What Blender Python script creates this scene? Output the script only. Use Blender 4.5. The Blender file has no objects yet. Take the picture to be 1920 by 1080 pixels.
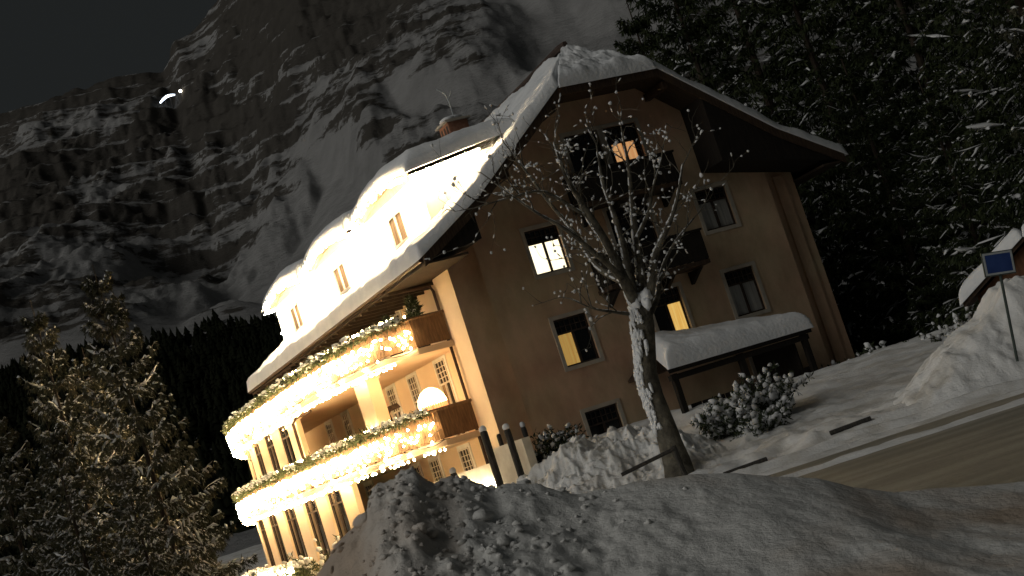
import bpy, math, random
import numpy as np
from mathutils import Vector, Matrix

R = math.radians
rng = np.random.default_rng(7)
random.seed(7)
scene = bpy.context.scene
COL = scene.collection

# ------------------------------------------------------------------ camera
CZ = 1.65
PITCH, ROLL = R(6.66), R(17.86)
cam_d = bpy.data.cameras.new('camera')
cam = bpy.data.objects.new('camera', cam_d)
COL.objects.link(cam)
w = Vector((0, math.cos(PITCH), math.sin(PITCH)))
r0 = Vector((1, 0, 0)); u0 = r0.cross(w)
cr, sr = math.cos(ROLL), math.sin(ROLL)
right = r0 * cr - u0 * sr
up = r0 * sr + u0 * cr
m = Matrix((right, up, -w)).transposed().to_4x4()
m.translation = (0, 0, CZ)
cam.matrix_world = m
cam_d.sensor_width = 36
cam_d.lens = 36 * 2708 / 1920
cam_d.clip_end = 6000
cam_d.clip_start = 0.05
scene.camera = cam

# ------------------------------------------------------------------ world (clouded night sky)
world = bpy.data.worlds.new('World')
scene.world = world
world.use_nodes = True
wn = world.node_tree.nodes; wl = world.node_tree.links
bg = wn['Background']
tc = wn.new('ShaderNodeTexCoord')
nz = wn.new('ShaderNodeTexNoise'); nz.inputs['Scale'].default_value = 1.6; nz.inputs['Detail'].default_value = 4
mx = wn.new('ShaderNodeMix'); mx.data_type = 'RGBA'
mx.inputs[6].default_value = (0.0105, 0.0120, 0.0125, 1)
mx.inputs[7].default_value = (0.0150, 0.0165, 0.0165, 1)
wl.new(tc.outputs['Generated'], nz.inputs['Vector'])
wl.new(nz.outputs['Fac'], mx.inputs[0])
wl.new(mx.outputs[2], bg.inputs['Color'])
bg.inputs['Strength'].default_value = 1.0

# ------------------------------------------------------------------ moon
sun_d = bpy.data.lights.new('moon_light', 'SUN')
sun_d.energy = 0.80
sun_d.angle = R(45)
sun_d.color = (1.0, 0.97, 0.90)
sun = bpy.data.objects.new('moon_light', sun_d)
COL.objects.link(sun)
LDIR = Vector((-0.76, -0.48, 0.42)).normalized()      # towards the light
sun.rotation_euler = LDIR.to_track_quat('Z', 'Y').to_euler()
sun.location = LDIR * 200

scene.view_settings.view_transform = 'Standard'
scene.view_settings.look = 'None'
scene.view_settings.exposure = 0
scene.view_settings.gamma = 1
scene.view_settings.use_curve_mapping = False
scene.render.engine = 'CYCLES'
scene.cycles.use_denoising = True
scene.cycles.max_bounces = 5
scene.cycles.diffuse_bounces = 3
scene.cycles.glossy_bounces = 2
scene.cycles.sample_clamp_indirect = 10
scene.cycles.caustics_reflective = False
scene.cycles.caustics_refractive = False

# ------------------------------------------------------------------ materials
def new_mat(name):
    mt = bpy.data.materials.new(name); mt.use_nodes = True
    return mt, mt.node_tree.nodes, mt.node_tree.links, mt.node_tree.nodes['Principled BSDF']

def mat(name, c1, c2=None, scale=3.0, rough=0.8, bump=0.0, bscale=20.0, detail=5, spec=0.3, stretch=None, coord='Object', lo=0.35, hi=0.65, bdist=0.02):
    mt, n, l, b = new_mat(name)
    b.inputs['Roughness'].default_value = rough
    b.inputs['Specular IOR Level'].default_value = spec
    t = n.new('ShaderNodeTexCoord')
    vec = t.outputs[coord]
    if stretch:
        mp = n.new('ShaderNodeMapping'); mp.inputs['Scale'].default_value = stretch
        l.new(vec, mp.inputs['Vector']); vec = mp.outputs['Vector']
    if c2 is None:
        b.inputs['Base Color'].default_value = (*c1, 1)
    else:
        z = n.new('ShaderNodeTexNoise'); z.inputs['Scale'].default_value = scale; z.inputs['Detail'].default_value = detail
        l.new(vec, z.inputs['Vector'])
        rp = n.new('ShaderNodeValToRGB')
        rp.color_ramp.elements[0].position = lo; rp.color_ramp.elements[0].color = (*c1, 1)
        rp.color_ramp.elements[1].position = hi; rp.color_ramp.elements[1].color = (*c2, 1)
        l.new(z.outputs['Fac'], rp.inputs['Fac']); l.new(rp.outputs['Color'], b.inputs['Base Color'])
    if bump > 0:
        z2 = n.new('ShaderNodeTexNoise'); z2.inputs['Scale'].default_value = bscale; z2.inputs['Detail'].default_value = 6
        l.new(vec, z2.inputs['Vector'])
        bp = n.new('ShaderNodeBump'); bp.inputs['Strength'].default_value = bump; bp.inputs['Distance'].default_value = bdist
        l.new(z2.outputs['Fac'], bp.inputs['Height']); l.new(bp.outputs['Normal'], b.inputs['Normal'])
    return mt

def emit(name, col, strength):
    mt, n, l, b = new_mat(name)
    b.inputs['Base Color'].default_value = (*col, 1)
    b.inputs['Emission Color'].default_value = (*col, 1)
    b.inputs['Emission Strength'].default_value = strength
    return mt

def curtain_mat(name, c1, c2, strength, freq=9.0, axis=0):
    mt, n, l, b = new_mat(name)
    t = n.new('ShaderNodeTexCoord')
    mp = n.new('ShaderNodeMapping'); mp.inputs['Scale'].default_value = (freq, freq, 0.6)
    z = n.new('ShaderNodeTexNoise'); z.inputs['Scale'].default_value = 1.0; z.inputs['Detail'].default_value = 3
    rp = n.new('ShaderNodeValToRGB')
    rp.color_ramp.elements[0].position = 0.3; rp.color_ramp.elements[0].color = (*c1, 1)
    rp.color_ramp.elements[1].position = 0.7; rp.color_ramp.elements[1].color = (*c2, 1)
    l.new(t.outputs['Object'], mp.inputs['Vector']); l.new(mp.outputs['Vector'], z.inputs['Vector'])
    l.new(z.outputs['Fac'], rp.inputs['Fac'])
    l.new(rp.outputs['Color'], b.inputs['Base Color'])
    if strength > 0:
        l.new(rp.outputs['Color'], b.inputs['Emission Color'])
        b.inputs['Emission Strength'].default_value = strength
    b.inputs['Roughness'].default_value = 0.9
    return mt

M = {}
M['stucco'] = mat('stucco', (0.64, 0.41, 0.28), (0.62, 0.49, 0.32), 0.38, 0.92, 0.25, 45, spec=0.1)
def weather(mt, amt):
    n = mt.node_tree.nodes; l = mt.node_tree.links; b = n['Principled BSDF']
    src = b.inputs['Base Color'].links[0].from_socket
    t = n.new('ShaderNodeTexCoord'); mp = n.new('ShaderNodeMapping'); mp.inputs['Scale'].default_value = (0.9, 0.9, 0.5)
    z = n.new('ShaderNodeTexNoise'); z.inputs['Scale'].default_value = 1.0; z.inputs['Detail'].default_value = 8; z.inputs['Roughness'].default_value = 0.65
    r = n.new('ShaderNodeValToRGB'); r.color_ramp.elements[0].position = .34; r.color_ramp.elements[0].color = (1 - amt, 1 - amt, 1 - amt * 1.05, 1); r.color_ramp.elements[1].position = .62
    m_ = n.new('ShaderNodeMix'); m_.data_type = 'RGBA'; m_.blend_type = 'MULTIPLY'; m_.inputs[0].default_value = 1
    l.new(t.outputs['Object'], mp.inputs['Vector']); l.new(mp.outputs['Vector'], z.inputs['Vector']); l.new(z.outputs['Fac'], r.inputs['Fac'])
    l.new(src, m_.inputs[6]); l.new(r.outputs['Color'], m_.inputs[7]); l.new(m_.outputs[2], b.inputs['Base Color'])
weather(M['stucco'], .30)
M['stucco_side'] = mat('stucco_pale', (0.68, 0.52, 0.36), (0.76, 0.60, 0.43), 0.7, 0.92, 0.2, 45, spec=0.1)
M['trim'] = mat('plaster_trim', (0.44, 0.39, 0.32), (0.54, 0.49, 0.41), 2.5, 0.85, 0.15, 30, spec=0.15)
M['white'] = mat('white_boards', (0.74, 0.71, 0.65), (0.82, 0.79, 0.73), 3.0, 0.7, 0.1, 30)
M['dark_wood'] = mat('dark_wood', (0.035, 0.022, 0.014), (0.075, 0.047, 0.028), 3, 0.7, 0.3, 25, stretch=(6, 6, 0.8))
M['soffit'] = mat('soffit_wood', (0.030, 0.021, 0.014), (0.060, 0.042, 0.028), 3, 0.75, 0.3, 25, stretch=(1, 8, 1))
M['rail_wood'] = mat('rail_wood', (0.10, 0.055, 0.028), (0.17, 0.10, 0.052), 3, 0.7, 0.3, 25, stretch=(6, 6, 0.8))
M['roof'] = mat('roof_tiles', (0.05, 0.035, 0.03), (0.08, 0.055, 0.045), 4, 0.8, 0.3, 20)
M['snow'] = mat('snow', (0.74, 0.76, 0.78), (0.84, 0.85, 0.86), 1.2, 0.75, 0.5, 9, detail=8, spec=0.25, bdist=0.05)
M['tree_snow'] = mat('tree_snow', (0.52, 0.53, 0.53), (0.74, 0.75, 0.76), 2.5, 0.85, 0.4, 18, spec=0.15)
M['glass'] = mat('window_glass', (0.012, 0.013, 0.014), None, rough=0.08, spec=0.5)
M['frame'] = mat('window_frame', (0.035, 0.024, 0.018), (0.06, 0.04, 0.03), 8, 0.6)
M['white_frame'] = mat('white_window_frame', (0.62, 0.56, 0.47), (0.70, 0.64, 0.55), 8, 0.6)
M['metal'] = mat('dark_metal', (0.03, 0.024, 0.02), (0.05, 0.04, 0.034), 6, 0.5)
M['copper'] = mat('downpipe_metal', (0.045, 0.024, 0.016), (0.07, 0.04, 0.026), 6, 0.5)
M['brick'] = mat('chimney_brick', (0.28, 0.13, 0.08), (0.38, 0.2, 0.13), 9, 0.9, 0.4, 30)
M['curtain_bright'] = curtain_mat('bright_room_curtain', (1.0, 0.84, 0.52), (1.0, 0.92, 0.68), 1.7)
M['curtain_orange'] = curtain_mat('orange_lit_curtain', (0.70, 0.30, 0.10), (1.0, 0.55, 0.24), 0.62, 14)
M['curtain_yellow'] = curtain_mat('yellow_lit_curtain', (0.62, 0.34, 0.07), (0.90, 0.56, 0.16), 0.42, 14)
M['curtain_yellow2'] = curtain_mat('amber_lit_curtain', (0.78, 0.42, 0.08), (1.0, 0.66, 0.2), 0.75, 14)
M['curtain_grey'] = curtain_mat('unlit_curtain', (0.25, 0.25, 0.24), (0.42, 0.42, 0.40), 0.0, 14)
M['curtain_white'] = curtain_mat('pale_curtain', (0.10, 0.06, 0.03), (0.30, 0.20, 0.11), 0.0, 14)
BULB = (1.0, 0.70, 0.34)
M['bulb'] = emit('warm_bulbs', BULB, 115)
M['bulb_strong'] = emit('warm_white_bulbs', (1.0, 0.76, 0.45), 420)
M['black_wood'] = mat('black_wood_and_shade', (0.010, 0.008, 0.006), (0.020, 0.015, 0.011), 3, 0.8, 0.3, 25, stretch=(6, 6, 0.8))  # near-black wood; shade at the eaves and under the shelter is put into it
M['lamp'] = emit('lamp_shade_glow', (1.0, 0.66, 0.32), 9)
M['fringe'] = emit('lamp_fringe_glow', (0.85, 0.38, 0.16), 0.8)
M['green'] = mat('garland_green', (0.02, 0.03, 0.012), (0.05, 0.065, 0.028), 8, 0.8)
M['needles'] = mat('spruce_needles', (0.018, 0.026, 0.012), (0.045, 0.055, 0.024), 1.5, 0.8, spec=0.1)
M['needles_frost'] = mat('frosted_spruce_needles', (0.032, 0.036, 0.020), (0.11, 0.105, 0.070), 1.2, 0.8, spec=0.1)
M['bark'] = mat('spruce_bark', (0.03, 0.022, 0.016), (0.06, 0.045, 0.032), 6, 0.9, 0.5, 15)
M['bark2'] = mat('bare_tree_bark', (0.050, 0.044, 0.034), (0.17, 0.155, 0.12), 3.5, 0.9, 0.9, 14, bdist=0.05)
M['wood_post'] = mat('post_wood', (0.028, 0.026, 0.023), (0.06, 0.055, 0.048), 6, 0.85, 0.4, 20, stretch=(4, 4, 0.7))
M['wicker'] = mat('dark_wicker', (0.025, 0.016, 0.011), (0.05, 0.033, 0.022), 12, 0.8, 0.5, 60)
M['hut_wood'] = mat('hut_wood', (0.10, 0.045, 0.022), (0.16, 0.075, 0.036), 2, 0.8, 0.3, 20, stretch=(6, 6, 0.8))
M['sign_blue'] = mat('sign_blue_face', (0.020, 0.045, 0.17), (0.035, 0.07, 0.22), 3, 0.45)
M['sign_edge'] = mat('sign_pale_edge', (0.33, 0.36, 0.37), (0.42, 0.45, 0.46), 6, 0.5)
M['sign_post'] = mat('sign_pole_metal', (0.035, 0.05, 0.045), (0.06, 0.08, 0.07), 6, 0.5)
M['plaster_wall'] = mat('garden_wall_plaster', (0.62, 0.55, 0.44), (0.78, 0.72, 0.60), 2.2, 0.85, 0.2, 25)
M['rubble'] = mat('hedge_twigs', (0.06, 0.05, 0.035), (0.10, 0.085, 0.06), 5, 0.9)
M['far_lamp'] = emit('far_floodlight', (1.0, 0.93, 0.78), 12)
M['far_run'] = emit('lit_gallery_strip', (0.72, 0.84, 1.0), 7)
M['forest'] = mat('far_forest', (0.008, 0.010, 0.006), (0.016, 0.018, 0.011), 0.05, 0.9, spec=0.0)

# dirty bank snow: grit sits in patches with their own shape
def bank_snow(name, clean, grit, scale, lo, hi):
    mt, n, l, b = new_mat(name)
    t = n.new('ShaderNodeTexCoord')
    z = n.new('ShaderNodeTexNoise'); z.inputs['Scale'].default_value = scale; z.inputs['Detail'].default_value = 7; z.inputs['Distortion'].default_value = 0.8
    rp = n.new('ShaderNodeValToRGB')
    rp.color_ramp.elements[0].position = lo; rp.color_ramp.elements[0].color = (*grit, 1)
    rp.color_ramp.elements[1].position = hi; rp.color_ramp.elements[1].color = (*clean, 1)
    z2 = n.new('ShaderNodeTexNoise'); z2.inputs['Scale'].default_value = 14; z2.inputs['Detail'].default_value = 9; z2.inputs['Roughness'].default_value = 0.65
    bp = n.new('ShaderNodeBump'); bp.inputs['Strength'].default_value = 0.55; bp.inputs['Distance'].default_value = 0.06
    l.new(t.outputs['Object'], z.inputs['Vector']); l.new(t.outputs['Object'], z2.inputs['Vector'])
    l.new(z.outputs['Fac'], rp.inputs['Fac']); l.new(rp.outputs['Color'], b.inputs['Base Color'])
    l.new(z2.outputs['Fac'], bp.inputs['Height']); l.new(bp.outputs['Normal'], b.inputs['Normal'])
    b.inputs['Roughness'].default_value = 0.85; b.inputs['Specular IOR Level'].default_value = 0.15
    return mt
M['bank'] = bank_snow('ploughed_snow', (0.72, 0.72, 0.70), (0.50, 0.41, 0.33), 0.55, 0.36, 0.55)
M['bank_clean'] = bank_snow('bank_snow', (0.80, 0.80, 0.79), (0.60, 0.58, 0.54), 0.9, 0.35, 0.55)

def road_mat():
    mt, n, l, b = new_mat('packed_road')
    t = n.new('ShaderNodeTexCoord')
    mp = n.new('ShaderNodeMapping'); mp.inputs['Scale'].default_value = (0.30, 1.0, 1.0)
    z = n.new('ShaderNodeTexNoise'); z.inputs['Scale'].default_value = 1.1; z.inputs['Detail'].default_value = 7
    rp = n.new('ShaderNodeValToRGB')
    e = rp.color_ramp.elements
    e[0].position = 0.40; e[0].color = (0.25, 0.23, 0.18, 1)
    e[1].position = 0.72; e[1].color = (0.42, 0.39, 0.32, 1)
    z2 = n.new('ShaderNodeTexNoise'); z2.inputs['Scale'].default_value = 9; z2.inputs['Detail'].default_value = 8
    bp = n.new('ShaderNodeBump'); bp.inputs['Strength'].default_value = 0.4; bp.inputs['Distance'].default_value = 0.03
    l.new(t.outputs['Object'], mp.inputs['Vector']); l.new(mp.outputs['Vector'], z.inputs['Vector'])
    l.new(z.outputs['Fac'], rp.inputs['Fac']); l.new(rp.outputs['Color'], b.inputs['Base Color'])
    l.new(t.outputs['Object'], z2.inputs['Vector']); l.new(z2.outputs['Fac'], bp.inputs['Height'])
    l.new(bp.outputs['Normal'], b.inputs['Normal'])
    b.inputs['Roughness'].default_value = 0.75
    return mt
M['road'] = road_mat()

def mountain_mat():
    mt, n, l, b = new_mat('rock_and_snow')
    at = n.new('ShaderNodeAttribute'); at.attribute_name = 'rock'
    t = n.new('ShaderNodeTexCoord')
    mp = n.new('ShaderNodeMapping'); mp.inputs['Scale'].default_value = (0.032, 0.032, 0.12)
    mp.inputs['Rotation'].default_value = (0, R(10), 0)
    z = n.new('ShaderNodeTexNoise'); z.inputs['Scale'].default_value = 1.0; z.inputs['Detail'].default_value = 10; z.inputs['Roughness'].default_value = 0.68
    l.new(t.outputs['Object'], mp.inputs['Vector']); l.new(mp.outputs['Vector'], z.inputs['Vector'])
    ad = n.new('ShaderNodeMath'); ad.operation = 'MULTIPLY_ADD'
    ad.inputs[1].default_value = 3.6; ad.inputs[2].default_value = -1.8
    l.new(z.outputs['Fac'], ad.inputs[0])
    s = n.new('ShaderNodeMath'); s.operation = 'ADD'
    l.new(at.outputs['Fac'], s.inputs[0]); l.new(ad.outputs[0], s.inputs[1])
    rp = n.new('ShaderNodeValToRGB')
    e = rp.color_ramp.elements
    e[0].position = 0.36; e[0].color = (0.31, 0.31, 0.31, 1)
    e[1].position = 0.62; e[1].color = (0.085, 0.079, 0.071, 1)
    l.new(s.outputs[0], rp.inputs['Fac'])
    z3 = n.new('ShaderNodeTexNoise'); z3.inputs['Scale'].default_value = 0.06; z3.inputs['Detail'].default_value = 8
    l.new(t.outputs['Object'], z3.inputs['Vector'])
    mm = n.new('ShaderNodeMix'); mm.data_type = 'RGBA'; mm.blend_type = 'MULTIPLY'; mm.inputs[0].default_value = 0.55
    r2 = n.new('ShaderNodeValToRGB'); r2.color_ramp.elements[0].position = 0.3; r2.color_ramp.elements[0].color = (0.55, 0.55, 0.55, 1)
    r2.color_ramp.elements[1].position = 0.7
    l.new(z3.outputs['Fac'], r2.inputs['Fac'])
    l.new(rp.outputs['Color'], mm.inputs[6]); l.new(r2.outputs['Color'], mm.inputs[7])
    l.new(mm.outputs[2], b.inputs['Base Color'])
    bp = n.new('ShaderNodeBump'); bp.inputs['Strength'].default_value = 0.8; bp.inputs['Distance'].default_value = 6.0
    l.new(z.outputs['Fac'], bp.inputs['Height']); l.new(bp.outputs['Normal'], b.inputs['Normal'])
    b.inputs['Roughness'].default_value = 0.95; b.inputs['Specular IOR Level'].default_value = 0.0
    return mt
M['mountain'] = mountain_mat()

# ------------------------------------------------------------------ mesh helpers
def mesh_from(name, V, Fs, mt, smooth=False):
    me = bpy.data.meshes.new(name)
    V = np.asarray(V, dtype=np.float32)
    if isinstance(Fs, np.ndarray):
        k = Fs.shape[1]; nf = len(Fs)
        me.vertices.add(len(V)); me.vertices.foreach_set('co', V.ravel())
        me.loops.add(nf * k); me.loops.foreach_set('vertex_index', Fs.astype(np.int32).ravel())
        me.polygons.add(nf)
        me.polygons.foreach_set('loop_start', np.arange(0, nf * k, k, dtype=np.int32))
        me.polygons.foreach_set('loop_total', np.full(nf, k, dtype=np.int32))
        me.update(calc_edges=True)
        me.validate()
    else:
        me.from_pydata([tuple(map(float, v)) for v in V], [], [tuple(f) for f in Fs])
    if smooth:
        me.polygons.foreach_set('use_smooth', [True] * len(me.polygons))
    me.materials.append(mt)
    return me

def link(name, me, parent=None, loc=None):
    o = bpy.data.objects.new(name, me)
    COL.objects.link(o)
    if parent: o.parent = parent
    if loc is not None: o.location = loc
    return o

def tag(o, label=None, cat=None, group=None, kind=None):
    if label: o['label'] = label
    if cat: o['category'] = cat
    if group: o['group'] = group
    if kind: o['kind'] = kind
    return o

def empty(name, loc=(0, 0, 0), rz=0.0):
    o = bpy.data.objects.new(name, None)
    COL.objects.link(o); o.location = loc; o.rotation_euler = (0, 0, rz)
    o.empty_display_size = 0.3
    return o

class MB:
    def __init__(s): s.v = []; s.f = []
    def quad(s, *p):
        i = len(s.v); s.v += [tuple(q) for q in p]; s.f.append(tuple(range(i, i + len(p)))); return s
    def box(s, x0, x1, y0, y1, z0, z1):
        i = len(s.v)
        s.v += [(x0, y0, z0), (x1, y0, z0), (x1, y1, z0), (x0, y1, z0), (x0, y0, z1), (x1, y0, z1), (x1, y1, z1), (x0, y1, z1)]
        s.f += [tuple(i + k for k in q) for q in ((0, 3, 2, 1), (4, 5, 6, 7), (0, 1, 5, 4), (1, 2, 6, 5), (2, 3, 7, 6), (3, 0, 4, 7))]
        return s
    def obox(s, c, u, n, du, dn, dz):
        # oriented box: centre c, half sizes along u (horizontal), n (horizontal), z
        c = np.array(c, float); u = np.array((*u, 0.0)); n = np.array((*n, 0.0)); z = np.array((0, 0, 1.0))
        i = len(s.v)
        for sz in (-1, 1):
            for su, sn in ((-1, -1), (1, -1), (1, 1), (-1, 1)):
                s.v.append(tuple(c + u * du * su + n * dn * sn + z * dz * sz))
        s.f += [tuple(i + k for k in q) for q in ((0, 3, 2, 1), (4, 5, 6, 7), (0, 1, 5, 4), (1, 2, 6, 5), (2, 3, 7, 6), (3, 0, 4, 7))]
        return s
    def prism(s, pts, z0, z1):
        n = len(pts); i = len(s.v)
        s.v += [(p[0], p[1], z0) for p in pts] + [(p[0], p[1], z1) for p in pts]
        s.f.append(tuple(i + k for k in reversed(range(n)))); s.f.append(tuple(i + n + k for k in range(n)))
        for k in range(n):
            k2 = (k + 1) % n
            s.f.append((i + k, i + k2, i + n + k2, i + n + k))
        return s
    def extrude_yz(s, pts, x0, x1):   # pts in (y,z)
        n = len(pts); i = len(s.v)
        s.v += [(x0, p[0], p[1]) for p in pts] + [(x1, p[0], p[1]) for p in pts]
        s.f.append(tuple(i + k for k in range(n))); s.f.append(tuple(i + n + k for k in reversed(range(n))))
        for k in range(n):
            k2 = (k + 1) % n
            s.f.append((i + k, i + n + k, i + n + k2, i + k2))
        return s
    def extrude_xz(s, pts, y0, y1):   # pts in (x,z)
        n = len(pts); i = len(s.v)
        s.v += [(p[0], y0, p[1]) for p in pts] + [(p[0], y1, p[1]) for p in pts]
        s.f.append(tuple(i + k for k in range(n))); s.f.append(tuple(i + n + k for k in reversed(range(n))))
        for k in range(n):
            k2 = (k + 1) % n
            s.f.append((i + k, i + n + k, i + n + k2, i + k2))
        return s
    def tube(s, pts, rad, sides=8, cap=True):
        pts = [np.array(p, float) for p in pts]
        if not hasattr(rad, '__len__'): rad = [rad] * len(pts)
        i = len(s.v); prev = None
        for k, p in enumerate(pts):
            d = pts[min(k + 1, len(pts) - 1)] - pts[max(k - 1, 0)]
            d = d / (np.linalg.norm(d) + 1e-9)
            ref = prev if prev is not None else (np.array([1.0, 0, 0]) if abs(d[0]) < 0.9 else np.array([0, 1.0, 0]))
            a = ref - d * (ref @ d); a = a / (np.linalg.norm(a) + 1e-9); prev = a
            b = np.cross(d, a)
            for q in range(sides):
                t = 2 * math.pi * q / sides
                s.v.append(tuple(p + (a * math.cos(t) + b * math.sin(t)) * rad[k]))
        for k in range(len(pts) - 1):
            for q in range(sides):
                q2 = (q + 1) % sides
                s.f.append((i + k * sides + q, i + k * sides + q2, i + (k + 1) * sides + q2, i + (k + 1) * sides + q))
        if cap:
            s.f.append(tuple(i + q for q in reversed(range(sides))))
            s.f.append(tuple(i + (len(pts) - 1) * sides + q for q in range(sides)))
        return s
    def lathe(s, prof, c=(0, 0), sides=16):
        i = len(s.v)
        for r, z in prof:
            for q in range(sides):
                t = 2 * math.pi * q / sides
                s.v.append((c[0] + r * math.cos(t), c[1] + r * math.sin(t), z))
        for k in range(len(prof) - 1):
            for q in range(sides):
                q2 = (q + 1) % sides
                s.f.append((i + k * sides + q, i + k * sides + q2, i + (k + 1) * sides + q2, i + (k + 1) * sides + q))
        s.f.append(tuple(i + q for q in reversed(range(sides))))
        s.f.append(tuple(i + (len(prof) - 1) * sides + q for q in range(sides)))
        return s
    def build(s, name, mt, parent=None, smooth=False):
        return link(name, mesh_from(name, s.v, s.f, mt, smooth), parent)

def ico(sub):
    t = (1 + 5 ** .5) / 2
    V = [(-1, t, 0), (1, t, 0), (-1, -t, 0), (1, -t, 0), (0, -1, t), (0, 1, t), (0, -1, -t), (0, 1, -t), (t, 0, -1), (t, 0, 1), (-t, 0, -1), (-t, 0, 1)]
    Fc = [(0, 11, 5), (0, 5, 1), (0, 1, 7), (0, 7, 10), (0, 10, 11), (1, 5, 9), (5, 11, 4), (11, 10, 2), (10, 7, 6), (7, 1, 8), (3, 9, 4), (3, 4, 2), (3, 2, 6), (3, 6, 8), (3, 8, 9), (4, 9, 5), (2, 4, 11), (6, 2, 10), (8, 6, 7), (9, 8, 1)]
    V = [np.array(v) / np.linalg.norm(v) for v in V]
    for _ in range(sub):
        cache = {}; nf = []
        def mid(a, b):
            k = (min(a, b), max(a, b))
            if k not in cache:
                p = V[a] + V[b]; V.append(p / np.linalg.norm(p)); cache[k] = len(V) - 1
            return cache[k]
        for a, b, c in Fc:
            x, y, z = mid(a, b), mid(b, c), mid(c, a)
            nf += [(a, x, z), (b, y, x), (c, z, y), (x, y, z)]
        Fc = nf
    return np.array(V), np.array(Fc)
ICO0 = ico(0); ICO1 = ico(1)
OCT = (np.array([(1, 0, 0), (-1, 0, 0), (0, 1, 0), (0, -1, 0), (0, 0, 1), (0, 0, -1)], float),
       np.array([(0, 2, 4), (2, 1, 4), (1, 3, 4), (3, 0, 4), (2, 0, 5), (1, 2, 5), (3, 1, 5), (0, 3, 5)]))

def blobs(C, S, tmpl=ICO0, jit=0.25, dirs=None):
    """many lumps: centres C (n,3), half sizes S (n,3); dirs: long axis (local x) per lump"""
    C = np.asarray(C, float); S = np.asarray(S, float)
    if S.ndim == 1: S = np.stack([S] * 3, 1)
    tv, tf = tmpl; n = len(C); k = len(tv)
    P = tv[None] * (1 + jit * rng.uniform(-1, 1, (n, k, 1))) * S[:, None, :]
    if dirs is None:
        ang = rng.uniform(0, 2 * math.pi, n)
        c, s_ = np.cos(ang)[:, None], np.sin(ang)[:, None]
        P = np.stack([P[..., 0] * c - P[..., 1] * s_, P[..., 0] * s_ + P[..., 1] * c, P[..., 2]], -1)
    else:
        d = np.asarray(dirs, float); d = d / (np.linalg.norm(d, axis=1, keepdims=True) + 1e-9)
        ref = np.tile([0, 0, 1.0], (n, 1)); ref[np.abs(d[:, 2]) > 0.95] = (1, 0, 0)
        y = np.cross(ref, d); y /= np.linalg.norm(y, axis=1, keepdims=True) + 1e-9
        z = np.cross(d, y)
        P = P[..., 0:1] * d[:, None] + P[..., 1:2] * y[:, None] + P[..., 2:3] * z[:, None]
    P = P + C[:, None, :]
    Fs = tf[None] + (np.arange(n) * k)[:, None, None]
    return P.reshape(-1, 3), Fs.reshape(-1, 3)

# value noise (numpy)
def _hash(ix, iy, seed):
    h = (ix.astype(np.int64) * 374761393 + iy.astype(np.int64) * 668265263 + seed * 1442695041) & 0xffffffff
    h = ((h ^ (h >> 13)) * 1274126177) & 0xffffffff
    h = h ^ (h >> 16)
    return (h & 0xffff) / 65535.0
def vnoise(x, y, seed=0):
    ix = np.floor(x); iy = np.floor(y); fx = x - ix; fy = y - iy
    fx = fx * fx * fx * (fx * (fx * 6 - 15) + 10); fy = fy * fy * fy * (fy * (fy * 6 - 15) + 10)
    a = _hash(ix, iy, seed); b = _hash(ix + 1, iy, seed); c = _hash(ix, iy + 1, seed); d = _hash(ix + 1, iy + 1, seed)
    return (a * (1 - fx) + b * fx) * (1 - fy) + (c * (1 - fx) + d * fx) * fy
def fbm(x, y, seed=0, oct=5, gain=0.5, ridged=False):
    x = np.asarray(x, float); y = np.asarray(y, float)
    s = np.zeros(np.broadcast(x, y).shape); amp = 1.0; tot = 0
    for o in range(oct):
        n = vnoise(x * 2 ** o + 17.3 * o, y * 2 ** o - 9.1 * o, seed + o * 31)
        if ridged: n = 1 - np.abs(2 * n - 1)
        s += n * amp; tot += amp; amp *= gain
    return s / tot
def sstep(a, b, x):
    t = np.clip((np.asarray(x, float) - a) / (b - a), 0, 1)
    return t * t * (3 - 2 * t)
def grid_mesh(name, X, Y, Z, mt, smooth=True):
    ny, nx = X.shape
    V = np.stack([X, Y, Z], -1).reshape(-1, 3)
    i = (np.arange(ny - 1)[:, None] * nx + np.arange(nx - 1)[None]).ravel()
    Fs = np.stack([i, i + 1, i + nx + 1, i + nx], 1)
    return mesh_from(name, V, Fs, mt, smooth)

# ------------------------------------------------------------------ house frame: local x = along the gable, local y = along the balcony side
HOUSE = Vector((-2.4, 45.14, 0)); HYAW = R(25.6)
ch, sh = math.cos(HYAW), math.sin(HYAW)
def W(a, b, z=0.0):
    return Vector((HOUSE.x + a * ch - b * sh, HOUSE.y + a * sh + b * ch, z))
def to_local(X, Y):
    dx, dy = X - HOUSE.x, Y - HOUSE.y
    return dx * ch + dy * sh, -dx * sh + dy * ch

# ================================================================== TERRAIN
def ground_h(X, Y):
    X = np.asarray(X, float); Y = np.asarray(Y, float)
    a, b = to_local(X, Y)
    yard = sstep(31, 47, Y) * sstep(-5.5, -2.2, X - 0.0) * (1 - sstep(2.0, 10.0, b))
    h = 1.15 * yard + 0.45 * sstep(-5.0, 0.0, b) * sstep(0.5, 3.0, a) * (1 - sstep(6.0, 8.5, a)) * yard
    h = h - 0.35 * (1 - sstep(-8, -3, X)) * sstep(25, 40, Y)
    h = h + sstep(60, 130, Y) * 2.0
    off = sstep(28.8, 31.5, Y)
    h = h + off * (0.30 * (fbm(X * 0.33, Y * 0.33, 3, 4) - 0.45) + 0.12 * (fbm(X * 1.6, Y * 1.6, 9, 4) - 0.5))
    h = h + 0.34 * (fbm(X * 1.1, Y * 1.1, 19, 5, .55, True) - .5) * sstep(29.5, 31, Y) * (1 - sstep(35, 39, Y)) * sstep(0.5, 3, X) * (1 - sstep(5, 9, X))
    h = h + 0.10 * off + 0.24 * sstep(29.6, 30.6, Y) * sstep(2.0, 5.5, X)
    return h

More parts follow.
